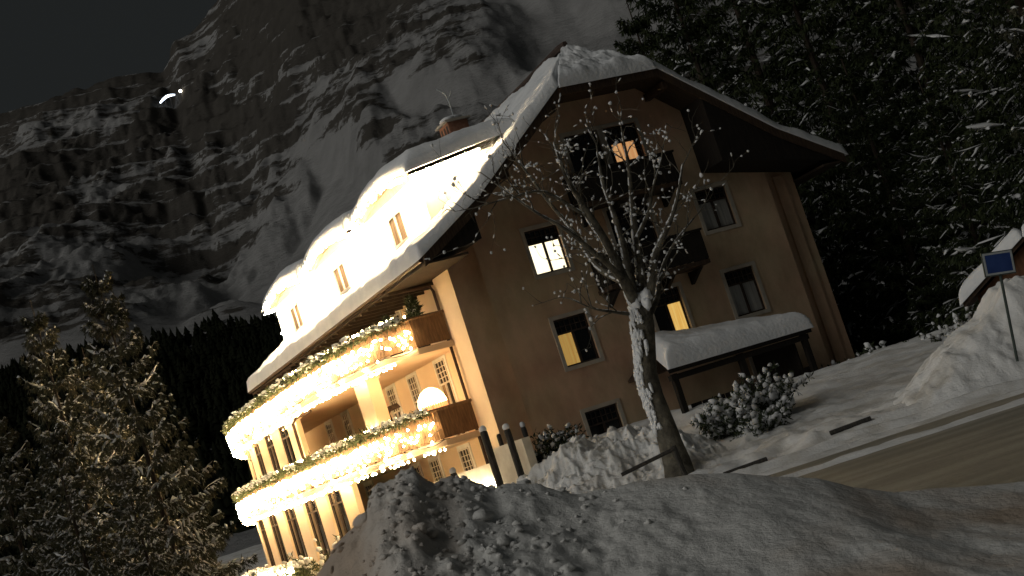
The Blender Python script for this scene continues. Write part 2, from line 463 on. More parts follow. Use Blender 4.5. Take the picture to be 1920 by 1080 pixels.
ys = np.concatenate([np.linspace(-15, 26, 60), np.linspace(26.3, 52, 260), np.linspace(52.5, 140, 110)])
xs = np.concatenate([np.linspace(-90, -8.5, 70), np.linspace(-8, 18, 260), np.linspace(18.5, 90, 70)])
X, Y = np.meshgrid(xs, ys)
Z = ground_h(X, Y)
Z = np.where(Y < 29.2, np.minimum(Z, -0.03), Z)
o = link('snow_ground', grid_mesh('snow_ground', X, Y, Z, M['bank_clean'])); tag(o, kind='structure')

# road of packed snow with raised snow lines left by the plough
xs = np.linspace(-60, 60, 300); ys = np.concatenate([np.linspace(-12, 14, 30), np.linspace(14.2, 28.9, 150)])
X, Y = np.meshgrid(xs, ys)
Z = 0.012 + 0.02 * fbm(X * 0.3, Y * 1.8, 4, 4)
o = link('road', grid_mesh('road', X, Y, Z, M['road'])); tag(o, kind='structure')
def ridge_line(name, y0, y1, x0, x1, hgt, seed):
    xs = np.linspace(x0, x1, 420); ts = np.linspace(0, 1, 16)
    XX, T = np.meshgrid(xs, ts)
    wob = 0.35 * (fbm(XX * 0.35, XX * 0 + seed, seed, 4) - 0.5)
    YY = y0 + (y1 - y0) * T + wob + 0.15 * (fbm(XX * 3, T * 3, seed + 5, 3) - 0.5)
    pr = np.sin(np.pi * T)
    ends = sstep(x0, x0 + 1.2, XX) * (1 - sstep(x1 - 2, x1, XX))
    ZZ = 0.005 + (hgt * pr * (0.35 + 1.1 * fbm(XX * 1.3, T * 4, seed + 2, 4))) * ends
    o = link(name, grid_mesh(name, XX, YY, ZZ, M['bank_clean'])); tag(o, kind='structure')
ridge_line('snow_ridge', 27.2, 28.0, -6, 30, 0.10, 3)
ridge_line('snow_ridge', 24.3, 25.0, -6, 30, 0.09, 13)
ridge_line('snow_ridge', 28.5, 29.6, -14, 34, 0.20, 23)

# foreground bank heaped by the plough
def foreground_bank():
    cx = np.array([-3.4, -2.6, -2.1, -1.69, -1.5, -1.34, -1.17, -1.0, -0.92, -0.88, -0.81, -0.71, -0.56, -0.47, -0.3, -0.19, -0.1, 0.01, 0.38, 0.71, 0.96, 1.14, 1.42, 1.61, 1.85, 2.17, 2.62, 3.4, 5.0])
    cz = np.array([0.0, 0.45, 0.95, 1.38, 1.53, 1.60, 1.80, 1.81, 1.80, 1.72, 1.67, 1.645, 1.62, 1.555, 1.50, 1.44, 1.40, 1.345, 1.31, 1.25, 1.18, 1.10, 1.00, 0.88, 0.77, 0.70, 0.61, 0.5, 0.3])
    xs = np.linspace(-3.4, 5.0, 400); ys = np.linspace(2.4, 12.6, 420)
    X, Y = np.meshgrid(xs, ys)
    crest = np.interp(X + 0.10 * (fbm(X * 2, Y * 2, 77, 3) - 0.5) * (np.abs(Y - 9) > 0.4), cx, cz)
    yc = 9.0
    t1 = np.clip((Y - 2.6) / (yc - 2.6), 0, 1); t2 = np.clip((12.5 - Y) / (12.5 - yc), 0, 1)
    prof = np.where(Y < yc, 0.02 + 0.98 * (0.55 * t1 ** 1.2 + 0.45 * t1 ** 2.6), t2 ** 0.8)
    Z = crest * prof
    rough = 0.15 + 0.85 * (1 - sstep(-0.9, 0.9, X))                       # clods at the left, wind-smoothed at the right
    lump = fbm(X * 2.4, Y * 1.3, 5, 6, 0.55, True) - 0.55
    fine = fbm(X * 7.5, Y * 4.5, 8, 5, 0.6) - 0.5
    body = sstep(0.02, 0.35, prof)
    Z = Z + body * rough * (0.15 * lump + 0.17 * fine) * (0.55 + 0.45 * (np.abs(Y - yc) > 0.25))
    # scraped furrows slanting over the smooth right-hand face
    fur = fbm(X * 1.2 + Y * 0.55, Y * 0.22 - X * 0.1, 21, 4) - 0.5
    Z = Z + body * (1 - rough) * 0.20 * fur * sstep(0.0, 1.2, yc - Y) + body * 0.04 * (fbm(X * 1.1, Y * 0.9, 33, 4) - 0.5)
    Z = np.where(prof <= 0.021, -0.05, Z)
    o = link('snow_bank', grid_mesh('snow_bank', X, Y, Z, M['bank'])); tag(o, kind='structure')
foreground_bank()
def clods():
    me = bpy.data.objects['snow_bank'].data
    V = np.empty(len(me.vertices) * 3, np.float32); me.vertices.foreach_get('co', V); V = V.reshape(-1, 3)
    ok = (V[:, 1] > 5.5) & (V[:, 1] < 9.4) & (V[:, 2] > .35)
    pr = np.where(V[:, 0] < -.55, 1.0, np.exp(-(V[:, 0] + .55) / .30)) * ok
    pr = pr * (fbm(V[:, 0] * 2.2, V[:, 1] * 1.5, 15, 3) > .47)
    idx = rng.choice(len(V), 1100, replace=False, p=pr / pr.sum())
    sz = rng.uniform(.007, .024, 1100) * np.where(rng.random(1100) < .06, 2.2, 1)
    C = V[idx] + np.array([0, 0, .15]) * sz[:, None]
    P, Fs = blobs(C, np.stack([sz * 1.25, sz, sz * .8], 1), ICO1, .38)
    o = link('snow_clods', mesh_from('snow_clods', P, Fs, M['bank'], False)); tag(o, 'broken clods of ploughed snow on the near heap', 'snow clods', kind='stuff')
clods()

# bank of fresh lumps between the gate posts and the bare tree
def middle_bank():
    xs = np.linspace(-3.6, 3.8, 240); ys = np.linspace(31.5, 43.5, 260)
    X, Y = np.meshgrid(xs, ys)
    base = ground_h(X, Y)
    crest = np.interp(X, [-3.6, -2.6, -1.8, -1.0, -0.2, 0.6, 1.4, 2.4, 3.0, 3.8], [0, 0.12, 0.45, 0.72, 1.02, 1.20, 1.15, 0.85, 0.45, 0.0])
    yc = 36.6 + 0.5 * np.sin(X * 1.3)
    prof = sstep(32.0, 1.0 * yc, Y) * (1 - sstep(yc, 43.0, Y))
    add = crest * prof
    l1 = fbm(X * 1.25, Y * 0.8, 41, 5, 0.55, True) - 0.5
    l2 = fbm(X * 3.8, Y * 2.6, 43, 5, 0.55) - 0.5
    e = sstep(0.0, 0.25, add)
    Z = base - 0.06 + add * 0.95 + e * (0.75 * l1 + 0.30 * l2) * (0.35 + 0.65 * prof)
    o = link('snow_bank', grid_mesh('snow_bank', X, Y, Z, M['bank_clean'])); tag(o, kind='structure')
middle_bank()

def right_bank():
    xs = np.linspace(5.6, 22, 330); ys = np.linspace(28.9, 38.5, 240)
    X, Y = np.meshgrid(xs, ys)
    crest = np.interp(X, [5.6, 6.8, 7.4, 8.3, 9.0, 9.7, 10.25, 10.5, 11.5, 13, 16, 22], [0.0, 0.05, 0.36, 0.90, 1.22, 1.46, 2.02, 2.02, 1.95, 1.8, 1.9, 1.6])
    foot = 29.0 + 0.28 * np.clip(X - 6.6, 0, 8)
    yc = foot + 1.9
    prof = sstep(-0.1, 1.0, (Y - foot) / 1.9) * (1 - sstep(yc + 0.9, yc + 5.0, Y))
    l1 = fbm(X * 0.9, Y * 0.9, 51, 5, 0.5, True) - 0.5
    l2 = fbm(X * 3.5, Y * 3.5, 53, 5, 0.55) - 0.5
    add = crest * prof
    e = sstep(0.02, 0.5, add)
    Z = ground_h(X, Y) * 0.3 - 0.06 + add + e * (0.30 * l1 + 0.16 * l2)
    o = link('snow_bank', grid_mesh('snow_bank', X, Y, Z, M['bank_clean'])); tag(o, kind='structure')
right_bank()

# ---------------------------------------------------------------- mountain
def mountain():
    ts = np.linspace(-0.62, 0.62, 760)
    ys = np.concatenate([np.linspace(126, 380, 60), np.linspace(386, 1500, 330), np.linspace(1510, 2300, 30)])
    T, Y = np.meshgrid(ts, ys); X = T * Y
    e_r = np.interp(T, [-0.62, -0.45, -0.36, -0.311, -0.25, -0.205, -0.19, -0.176, -0.155, -0.13, -0.10, 0.0, 0.15, 0.4, 0.62],
                    [0.27, 0.31, 0.335, 0.346, 0.349, 0.343, 0.338, 0.358, 0.362, 0.382, 0.43, 0.56, 0.62, 0.5, 0.4])
    e_f = np.interp(T, [-0.62, -0.35, -0.29, -0.23, -0.175, -0.118, 0, 0.62], [0.17, 0.165, 0.160, 0.135, 0.13, 0.135, 0.14, 0.15])
    s0 = sstep(126, 400, Y)
    s = np.clip((Y - 400) / (1450 - 400), 0, 1)
    shape = s ** 0.80
    e = e_f * s0 * (1 - shape) + e_r * shape
    Z = CZ + e * Y
    back = np.clip(Y - 1450, 0, None)
    Z = Z - back * 0.75
    # open snow chute reaching down behind the house
    E_ = (Z - CZ) / Y
    wt = 0.022 * (fbm(T * 22, E_ * 22, 5, 4) - 0.5); we = 0.022 * (fbm(T * 22 + 7, E_ * 22, 6, 4) - 0.5)
    def seg(p, q, wd):
        p = np.array(p); q = np.array(q); v = q - p
        px_ = T + wt - p[0]; py_ = E_ + we - p[1]
        h_ = np.clip((px_ * v[0] + py_ * v[1]) / (v @ v), 0, 1)
        return np.exp(-((px_ - h_ * v[0]) ** 2 + (py_ - h_ * v[1]) ** 2) / wd ** 2)
    chute = np.clip(1.5 * seg((-0.165, 0.168), (-0.098, 0.226), 0.020) + 1.4 * seg((-0.12, 0.165), (-0.085, 0.20), 0.024) + 0.9 * seg((-0.26, 0.165), (-0.17, 0.185), 0.014), 0, 1.4)
    chute2 = np.clip(1.3 * seg((0.075, 0.272), (0.14, 0.258), 0.026) + .8 * seg((-0.03, 0.252), (0.04, 0.248), 0.012) + .5 * seg((0.03, 0.318), (0.10, 0.296), 0.010), 0, 1.4)
    chute3 = np.clip(1.0 * seg((-0.30, 0.322), (-0.215, 0.318), 0.012) + .8 * seg((-0.27, 0.27), (-0.16, 0.262), 0.012) + .7 * seg((-0.155, 0.315), (-0.06, 0.295), 0.009) + .7 * seg((-0.31, 0.235), (-0.24, 0.225), 0.012) + .7 * seg((-0.16, 0.352), (-0.11, 0.338), .006), 0, 1.2)
    soft = np.clip(1 - 1.0 * (chute + chute2), 0, 1)
    # buttresses, gullies and ledges
    amp = sstep(420, 620, Y)
    ridg = fbm(X * 0.0075, Y * 0.0030, 61, 6, 0.52, True) - 0.5
    med = fbm(X * 0.020 + 0.004 * Z, Y * 0.011, 67, 5, 0.55, True) - 0.5
    topfade = 1 - 0.55 * sstep(1250, 1450, Y)
    fine = fbm(X * 0.07, Y * 0.05, 73, 4, 0.6, True) - 0.5
    Z = Z + amp * topfade * (44 * ridg * (.35 + .65 * soft) + (16 * med + 7 * fine) * soft)
    # rock bands dipping gently to the right: terrace the height a little
    dip = Z + 0.20 * X
    step = 26.0
    fr = (dip / step) % 1.0
    terr = (np.where(fr < 0.62, fr * 0.45, 0.279 + (fr - 0.62) * 1.897) - fr) * step
    rockreg = fbm(X * 0.0042 + 3, Y * 0.0042, 71, 5, 0.55)
    Z = Z + amp * terr * 0.85 * soft * sstep(0.36, 0.55, rockreg)
    Z = Z + (1 - soft) * amp * (-10)
    rock = 0.44 + 1.10 * (rockreg - 0.45) + 0.32 * (fr > 0.60) * soft - 0.12 * (fr < 0.3) - 1.5 * np.clip(chute + chute2, 0, 1.2) - .75 * chute3 + 0.45 * ridg
    rock = np.where(Y < 470, 0.0, rock)
    rock = rock + .5 * seg((-0.12, 0.36), (-0.03, 0.335), .028) + .35 * seg((-0.21, 0.30), (-0.12, 0.275), .012)
    rock = rock + 0.0 * np.exp(-((T + 0.105) / 0.06) ** 2) * sstep(1050, 1250, Y)
    me = grid_mesh('mountain', X, Y, Z, M['mountain'])
    at = me.attributes.new('rock', 'FLOAT', 'POINT')
    at.data.foreach_set('value', rock.ravel().astype(np.float32))
    o = link('mountain', me); tag(o, kind='structure')
    return X, Y, Z
MX, MY, MZ = mountain()

def mountain_z(t, y):
    j = int(np.argmin(np.abs(MX[0] / MY[0] - t))); i = int(np.argmin(np.abs(MY[:, 0] - y)))
    return MZ[i, j]

# dark wood at the mountain's foot: reads as one mass
def forest():
    C = []; 
    n = 7500
    yy = rng.uniform(180, 470, n); tt = rng.uniform(-0.46, 0.03, n)
    edge = 360 + 130 * fbm(tt * 14, tt * 0, 81, 4)
    ok = yy < edge
    yy, tt = yy[ok], tt[ok]
    V = []; Fs = []; k = 0
    for y, t in zip(yy, tt):
        x = t * y; z = mountain_z(t, y) - 0.5
        h = rng.uniform(3.2, 6.5); r = h * rng.uniform(0.26, 0.42)
        lv = 5; sd = 7
        for q in range(lv):
            f0 = q / lv; rr = r * (1 - f0) * 1.05 + 0.1
            zb = z + h * (0.06 + 0.94 * f0 * 0.95); zt = z + h * (0.06 + 0.94 * min(1, f0 + 1.55 / lv))
            a0 = rng.uniform(0, 6)
            base = [(x + rr * math.cos(a0 + 2 * math.pi * i / sd) * rng.uniform(.7, 1.15), y + rr * math.sin(a0 + 2 * math.pi * i / sd) * rng.uniform(.7, 1.15), zb + rng.uniform(-.3, .3)) for i in range(sd)]
            V += base + [(x, y, zt)]
            Fs += [(k + i, k + (i + 1) % sd, k + sd) for i in range(sd)]
            k += sd + 1
    o = link('forest', mesh_from('forest', V, np.array(Fs), M['forest']))
    tag(o, 'dark spruce wood covering the foot of the mountain', 'forest', kind='stuff')
forest()

# two far lights high on the mountain
def far_lights():
    def along(t, e):   # first visible point of the mountain on that direction
        for y in np.linspace(600, 1450, 400):
            z = mountain_z(t, y)
            if z > CZ + e * y: return np.array([t * y, y, z])
        return np.array([t * 1200, 1200, CZ + e * 1200])
    p = along(-0.182, 0.322)
    root = empty('mountain_floodlight', p - np.array([0, 0, 1.0]))
    MB().tube([(0, 0, -4), (0, 0, 3.0)], 0.35, 6).build('pole', M['metal'], root)
    V, Fs = blobs([(0, -1.2, 3.6)], [(1.35, 1.35, 1.35)], ICO1, 0.0)
    link('lamp', mesh_from('lamp', V, Fs, M['far_lamp'], True), root)
    tag(root, 'single round light high on the dark mountain, right of the bright streak', 'lamp')
    q0 = along(-0.1985, 0.3215); q1 = along(-0.1850, 0.3225)
    yy = min(q0[1], q1[1]) - 6
    q0 = np.array([-0.1985 * yy, yy, CZ + 0.3208 * yy]); q1 = np.array([-0.1868 * yy, yy, CZ + 0.3232 * yy])
    root = empty('lit_gallery', (q0 + q1) / 2)
    mid = (q0 + q1) / 2
    pts = []
    for k in range(13):
        s = k / 12
        p = q0 * (1 - s) + q1 * s - mid + np.array([0, 0, 2.2 * math.sin(math.pi * s)])
        pts.append(p)
    m_ = MB()
    m_.tube(pts, [0.4 + 0.75 * math.sin(math.pi * (0.12 + 0.8 * k / 12)) for k in range(13)], 6)
    m_.build('light_strip', M['far_run'], root)
    m_ = MB()
    for k in (0, 4, 8, 12): m_.tube([pts[k] + np.array([0, 0.6, -14]), pts[k] + np.array([0, .6, 0])], 0.3, 5)
    m_.build('support', M['metal'], root)
    tag(root, 'short curved white streak of light high on the dark mountain', 'lights')
far_lights()

# ================================================================== THE HOTEL
hotel = empty('hotel', HOUSE, HYAW)
tag(hotel, 'large gabled alpine hotel with snowy half-hipped roof and glowing balconies', 'hotel')
FL1, FL2, FL3 = 3.07, 6.13, 9.20
RISL, RISR = 2.42, 13.55            # projecting middle part of the gable front
WL, WR = 0.90, 15.0                 # house corners
BK = 1.30                           # recessed wall behind the balconies
DEEP = 21.6
AC = 7.65
# roof profile (deck): eave, break, half-hip corner, ridge
EA, EZ = 8.27, 8.50
BA, BZ = 5.85, 9.92
HA, HZ = 1.88, 12.92
RZ = 14.36
B0, BR0, B1 = -1.5, 0.55, 22.6

def roof_z(a):
    d = abs(a - AC)
    return float(np.interp(d, [0, HA, BA, EA], [RZ, HZ, BZ, EZ]))

def wall_cols(mb, xs, top, z0, openings, y, depth, flip=1):
    """vertical wall in the plane y, facing -y, with openings and reveals"""
    bx = set(xs)
    for o_ in openings: bx |= {o_[0], o_[1]}
    bx = sorted(bx)
    for x0, x1 in zip(bx[:-1], bx[1:]):
        ops = sorted([o_ for o_ in openings if o_[0] <= x0 + 1e-6 and o_[1] >= x1 - 1e-6], key=lambda q: q[2])
        z = z0
        for o_ in ops:
            mb.quad((x0, y, z), (x1, y, z), (x1, y, o_[2]), (x0, y, o_[2])); z = o_[3]
        mb.quad((x0, y, z), (x1, y, z), (x1, y, top(x1)), (x0, y, top(x0)))
    for (x0, x1, a0, a1) in [o_[:4] for o_ in openings]:
        d = y + depth
        mb.quad((x0, y, a0), (x0, d, a0), (x0, d, a1), (x0, y, a1))
        mb.quad((x1, y, a1), (x1, d, a1), (x1, d, a0), (x1, y, a0))
        mb.quad((x0, y, a1), (x0, d, a1), (x1, d, a1), (x1, y, a1))
        mb.quad((x0, y, a0), (x1, y, a0), (x1, d, a0), (x0, d, a0))
        mb.quad((x0, d, a0), (x1, d, a0), (x1, d, a1), (x0, d, a1))

GW = {  # gable openings: a0,a1,z0,z1
    'W2a': (3.67, 4.93, 7.23, 8.75), 'W1a': (3.68, 4.94, 4.09, 5.68), 'W0a': (3.74, 4.98, 0.95, 2.54),
    'W1b': (7.37, 8.63, 4.09, 5.69), 'W2b': (6.86, 8.52, 6.28, 8.78),
    'W2c': (10.45, 11.75, 7.24, 8.70), 'W1c': (10.52, 11.76, 4.09, 5.70), 'W0c': (10.5, 11.74, 0.95, 2.54),
    'W3a': (6.20, 7.52, 9.36, 11.58), 'W3b': (7.76, 9.09, 9.36, 11.58),
}
mb = MB()
top_g = lambda a: min(12.98, roof_z(a) - 0.16)
wall_cols(mb, [RISL, AC - BA, AC - HA, AC, AC + HA, AC + BA, RISR], top_g, -0.6, list(GW.values()), 0.0, 0.26)
# recessed strips either side, side walls and the body
RC = 0.46
mb.quad((RISL, 0, -.6), (RISL, 0, top_g(RISL)), (RISL, RC, top_g(RISL)), (RISL, RC, -.6))
mb.quad((RISR, 0, -.6), (RISR, RC, -.6), (RISR, RC, top_g(RISR)), (RISR, 0, top_g(RISR)))
mb.quad((WL, RC, -.6), (RISL, RC, -.6), (RISL, RC, 9.3), (WL, RC, 8.75))
mb.quad((RISR, RC, -.6), (WR, RC, -.6), (WR, RC, 8.75), (RISR, RC, 9.3))
mb.quad((WR, RC, -.6), (WR, DEEP, -.6), (WR, DEEP, 8.75), (WR, RC, 8.75))
mb.build('front_wall', M['stucco'], hotel)
mb = MB(); mb.quad((RISL - .004, .004, 3.0), (RISL - .004, .004, top_g(RISL) - .1), (RISL - .004, RC - .004, top_g(RISL) - .1), (RISL - .004, RC - .004, 3.0)); mb.build('painted_light_strip', M['stucco_side'], hotel)  # paler colour puts warm light on this return face
mb = MB()
mb.quad((WL, RC + .002, -.6), (WL, RC + .002, 8.75), (WL, 1.95, 8.75), (WL, 1.95, -.6))
mb.quad((WL, 1.95, -.6), (WL, 1.95, 8.75), (BK, 1.95, 8.75), (BK, 1.95, -.6))
mb.quad((BK, 1.95, -.6), (BK, 1.95, 9.35), (BK, DEEP, 9.35), (BK, DEEP, -.6))
mb.quad((BK, DEEP, -.6), (BK, DEEP, 9.35), (WR, DEEP, 8.75), (WR, DEEP, -.6))
mb.build('side_wall', M['stucco_side'], hotel)
# slim corner pilaster on the far right of the gable and a plinth foot on the projecting edge
mb = MB()
mb.box(14.1, 14.55, RC - .10, RC - .003, -.5, 8.6)
mb.build('pilaster', M['stucco'], hotel)
mb = MB(); mb.extrude_xz([(RISL - .16, -.5), (RISL - .03, -.5), (RISL - .03, 3.15), (RISL - .16, 2.75)], 0.02, RC - .01)
mb.build('plinth', M['stucco'], hotel)

def window(parent, p, u, n, w_, h, panes=('glass', 'glass'), curtains=(None, None), trans=0.30, cols=6, rows=2, recess=0.12, surround=0.13, cfrac=1.0, frame='frame', muntin='frame', sur='trim', sill=False):
    """casement window: p = bottom centre on the wall face, u = right, n = outward"""
    p = np.array(p, float); u = np.array(u, float); n = np.array(n, float)
    def c(du, dn, dz): return (p[0] + u[0] * du + n[0] * dn, p[1] + u[1] * du + n[1] * dn, p[2] + dz)
    ft = 0.055; d = -recess
    m_ = MB()
    m_.obox(c(-w_ / 2 + ft / 2, d, h / 2), u, n, ft / 2, .04, h / 2)
    m_.obox(c(w_ / 2 - ft / 2, d, h / 2), u, n, ft / 2, .04, h / 2)
    m_.obox(c(0, d, ft / 2), u, n, w_ / 2 - ft - .001, .04, ft / 2)
    m_.obox(c(0, d, h - ft / 2), u, n, w_ / 2 - ft - .001, .04, ft / 2)
    zt = h * (1 - trans)
    m_.obox(c(0, d, zt), u, n, w_ / 2 - ft - .001, .038, ft * .55)
    m_.obox(c(0, d, (zt - ft * .55 + ft) / 2), u, n, ft * .75, .038, (zt - ft * 1.55) / 2 - .001)
    win = m_.build('window', M[frame], parent)
    # transom lights: small panes between thin bars
    m_ = MB()
    gw = w_ - 2 * ft; gz0 = zt + ft * .55; gz1 = h - ft
    for k in range(1, cols):
        m_.obox(c(-gw / 2 + gw * k / cols, d + .004, (gz0 + gz1) / 2), u, n, .014, .022, (gz1 - gz0) / 2 - .002)
    for k in range(1, rows):
        m_.obox(c(0, d + .008, gz0 + (gz1 - gz0) * k / rows), u, n, gw / 2 - .002, .022, .014)
    m_.build('muntin', M[muntin], win)
    m_ = MB(); m_.obox(c(0, d - .02, (gz0 + gz1) / 2), u, n, gw / 2, .006, (gz1 - gz0) / 2); m_.build('pane', M['glass'], win)
    hw = (gw / 2 - ft * .75) / 2
    for k, sgn in enumerate((-1, 1)):
        cc = c(sgn * (ft * .75 + hw), d - .02, (ft + zt - ft * .55) / 2)
        hz = (zt - ft * 1.55) / 2
        if curtains[k] and curtains[k] != 'curtain_grey':
            m_ = MB(); m_.obox(c(sgn * (ft * .75 + hw * cfrac), d - .02 + (.004 if cfrac < 1 else 0), (ft + zt - ft * .55) / 2), u, n, hw * cfrac, .006, hz); m_.build('curtain', M[curtains[k]], win)
            if cfrac < 1: m_ = MB(); m_.obox(cc, u, n, hw, .004, hz); m_.build('pane', M['glass'], win)
        else:
            m_ = MB(); m_.obox(cc, u, n, hw, .006, hz); m_.build('pane', M['glass'] if curtains[k] is None else M['curtain_grey'], win)
    if surround:
        s = surround; m_ = MB(); q = .018
        m_.obox(c(-w_ / 2 - s / 2, q, h / 2), u, n, s / 2, q, h / 2 + s)
        m_.obox(c(w_ / 2 + s / 2, q, h / 2), u, n, s / 2, q, h / 2 + s)
        m_.obox(c(0, q, h + s / 2), u, n, w_ / 2 - .001, q, s / 2)
        m_.obox(c(0, q, -s / 2), u, n, w_ / 2 - .001, q, s / 2)
        m_.build('window_surround', M[sur], win)
    return win

UX = (1, 0); NF = (0, -1)
def gwin(k, **kw):
    a0, a1, z0, z1 = GW[k]
    return window(hotel, ((a0 + a1) / 2, 0, z0), UX, NF, a1 - a0 - .004, z1 - z0 - .004, **kw)
tag(gwin('W2a', curtains=('curtain_bright', 'curtain_bright')), 'brightly lit window, the brightest on the gable')
tag(gwin('W1a', curtains=('curtain_yellow', None)), 'window with one yellow lit pane')
gwin('W0a')
tag(gwin('W1b', curtains=(None, 'curtain_yellow2')), 'window with amber lit right pane behind the bare tree')
gwin('W2b', trans=.22)
gwin('W2c', curtains=('curtain_grey', 'curtain_grey'))
gwin('W1c', curtains=('curtain_grey', 'curtain_grey'))
gwin('W0c')
gwin('W3a', trans=.2)
tag(gwin('W3b', trans=.26, cfrac=.70, curtains=('curtain_orange', 'curtain_orange')), 'window with orange lit curtains under the gable')

# gable balconies: pale slab, brackets, boarded dark railing
def gable_balcony(zf, a0, a1):
    out = 1.05
    m_ = MB(); m_.box(a0, a1, -out, -.04, zf - .14, zf); slab = m_.build('balcony', M['dark_wood'], hotel)
    for k in range(4):
        a = a0 + .3 + (a1 - a0 - .6) * k / 3
        MB().extrude_yz([(-.045, zf - .185), (-out + .15, zf - .185), (-.045, zf - .62)], a - .07, a + .07).build('bracket', M['black_wood'], slab)
    m_ = MB(); n_ = int((a1 - a0) / .15)
    for k in range(n_):
        a = a0 + (k + .5) * (a1 - a0) / n_
        m_.box(a - .073, a + .073, -out - .004, -out + .022, zf + .01 + .02 * (k % 2), zf + 1.0)
    for s_ in (a0, a1 - .026):
        for k in range(6):
            b = -out + .10 + k * .155
            m_.box(s_, s_ + .026, b - .06, b + .06, zf + .01, zf + 1.0)
    tag(m_.build('balustrade', M['black_wood'], slab), kind='stuff')
    m_ = MB(); m_.box(a0 - .04, a1 + .04, -out - .06, -out + .07, zf + 1.002, zf + 1.07)
    m_.box(a0 - .03, a0 + .06, -out + .075, -.05, zf + 1.002, zf + 1.07); m_.box(a1 - .06, a1 + .03, -out + .075, -.05, zf + 1.002, zf + 1.07)
    m_.build('handrail', M['black_wood'], slab)
    return slab
gable_balcony(9.02, 5.62, 9.45)
gable_balcony(6.20, 5.60, 9.50)

# small hood over the side door left of the tree
mb = MB(); mb.extrude_xz([(5.62, 3.02), (6.95, 3.02), (6.95, 3.10), (6.28, 3.55), (5.62, 3.10)], -1.0, -.02)
mb.build('door_hood', M['dark_wood'], hotel)

# ---------------------------------------------------------------- roof
def left_prof(d):   # deck height above distance d from the axis
    return np.interp(d, [0, HA, BA, EA], [RZ, HZ, BZ, EZ])
mb = MB(); TH = .16
def slope(side):
    s = -1 if side == 'L' else 1
    pts = [EA, BA, HA]
    for d0, d1 in ((EA, BA), (BA, HA)):
        a0, a1 = AC + s * d0, AC + s * d1
        z0, z1 = float(left_prof(d0)), float(left_prof(d1))
        for dz in (0, -TH):
            mb.quad((a0, B0, z0 + dz), (a0, B1, z0 + dz), (a1, B1, z1 + dz), (a1, B0, z1 + dz))
        mb.quad((a0, B0, z0), (a1, B0, z1), (a1, B0, z1 - TH), (a0, B0, z0 - TH))
        mb.quad((a0, B1, z0), (a1, B1, z1), (a1, B1, z1 - TH), (a0, B1, z0 - TH))
    a0 = AC + s * EA
    mb.quad((a0, B0, EZ), (a0, B1, EZ), (a0, B1, EZ - TH), (a0, B0, EZ - TH))
    a1 = AC + s * HA
    for dz in (0, -TH):
        mb.quad((a1, B0, HZ + dz), (a1, B1, HZ + dz), (AC, B1, RZ + dz), (AC, BR0, RZ + dz))
    mb.quad((a1, B1, HZ), (AC, B1, RZ), (AC, B1, RZ - TH), (a1, B1, HZ - TH))
slope('L'); slope('R')
for dz in (0, -TH):
    mb.quad((AC - HA, B0, HZ + dz), (AC + HA, B0, HZ + dz), (AC, BR0, RZ + dz))
mb.quad((AC - HA, B0, HZ), (AC + HA, B0, HZ), (AC + HA, B0, HZ - TH), (AC - HA, B0, HZ - TH))
roof = mb.build('roof', M['roof'], hotel)
# boarded undersides: level soffit along both eaves, boxed returns at the gable, barge boards
mb = MB()
mb.box(AC - EA + .02, BK + .3, 2.0, B1 - .05, EZ - TH - .10, EZ - TH - .02)
mb.box(AC - EA + .02, WL + .02, B0 + .05, 1.998, EZ - TH - .10, EZ - TH - .02)
mb.box(WR - .02, AC + EA - .02, B0 + .05, B1 - .05, EZ - TH - .10, EZ - TH - .02)
mb.build('soffit', M['soffit'], roof)
mb = MB()
zL = EZ - TH - .02
mb.extrude_xz([(AC - EA + .04, zL), (1.50, zL + .30), (1.50, left_prof(AC - 1.50) - TH - .01), (AC - BA, BZ - TH - .01), (AC - EA + .04, EZ - TH - .005)][::1], B0 + .04, -.01)
mb.build('boxed_eave', M['black_wood'], roof); mb = MB()  # deep shadow in the eave is put into the black colour
mb.extrude_xz([(11.0, 9.28), (AC + EA - .04, zL), (AC + EA - .04, EZ - TH - .005), (AC + BA, BZ - TH - .01), (11.0, left_prof(11.0 - AC) - TH - .01)], B0 + .04, -.01)
mb.build('boxed_eave', M['black_wood'], roof)
mb = MB()
def barge(p0, p1):
    (a0, z0), (a1, z1) = p0, p1
    mb.extrude_xz([(a0, z0 - .34), (a1, z1 - .34), (a1, z1 - .01), (a0, z0 - .01)], B0 - .06, B0 - .004)
for s in (-1, 1):
    barge((AC + s * EA, EZ), (AC + s * BA, BZ)); barge((AC + s * BA, BZ), (AC + s * HA, HZ))
barge((AC - HA, HZ), (AC + HA, HZ))
mb.build('barge_board', M['dark_wood'], roof)
# gable soffit boards and purlin ends
mb = MB()
for s in (-1, 1):
    d0, d1 = 3.35 if s > 0 else BA, HA
    mb.quad((AC + s * d0, B0 + .03, left_prof(d0) - TH - .03), (AC + s * d0, 0, left_prof(d0) - TH - .03), (AC + s * d1, 0, HZ - TH - .03), (AC + s * d1, B0 + .03, HZ - TH - .03))
mb.quad((AC - HA, B0 + .03, HZ - TH - .03), (AC - HA, .0, HZ - TH - .03), (AC + HA, .0, HZ - TH - .03), (AC + HA, B0 + .03, HZ - TH - .03))
mb.build('gable_soffit', M['soffit'], roof)
mb = MB()
for d in (-4.6, -2.2, 2.2):
    z = float(left_prof(abs(d))) - TH - .04
    MB().box(AC + d - .10, AC + d + .10, B0 + .15, -.01, z - .30, z - .05).build('purlin', M['dark_wood'], roof)
# rafter tails under the balcony-side eave
mb = MB()
for k in range(26):
    b = 2.4 + k * .78
    mb.box(AC - EA + .06, BK + .05, b - .05, b + .05, EZ - TH - .20, EZ - TH - .102)
tag(mb.build('rafter_tail', M['soffit'], roof), kind='stuff')
mb = MB(); mb.tube([(AC - EA - .07, B0 + .05, EZ - .10), (AC - EA - .07, B1, EZ - .10)], .075, 8); mb.build('gutter', M['copper'], roof)

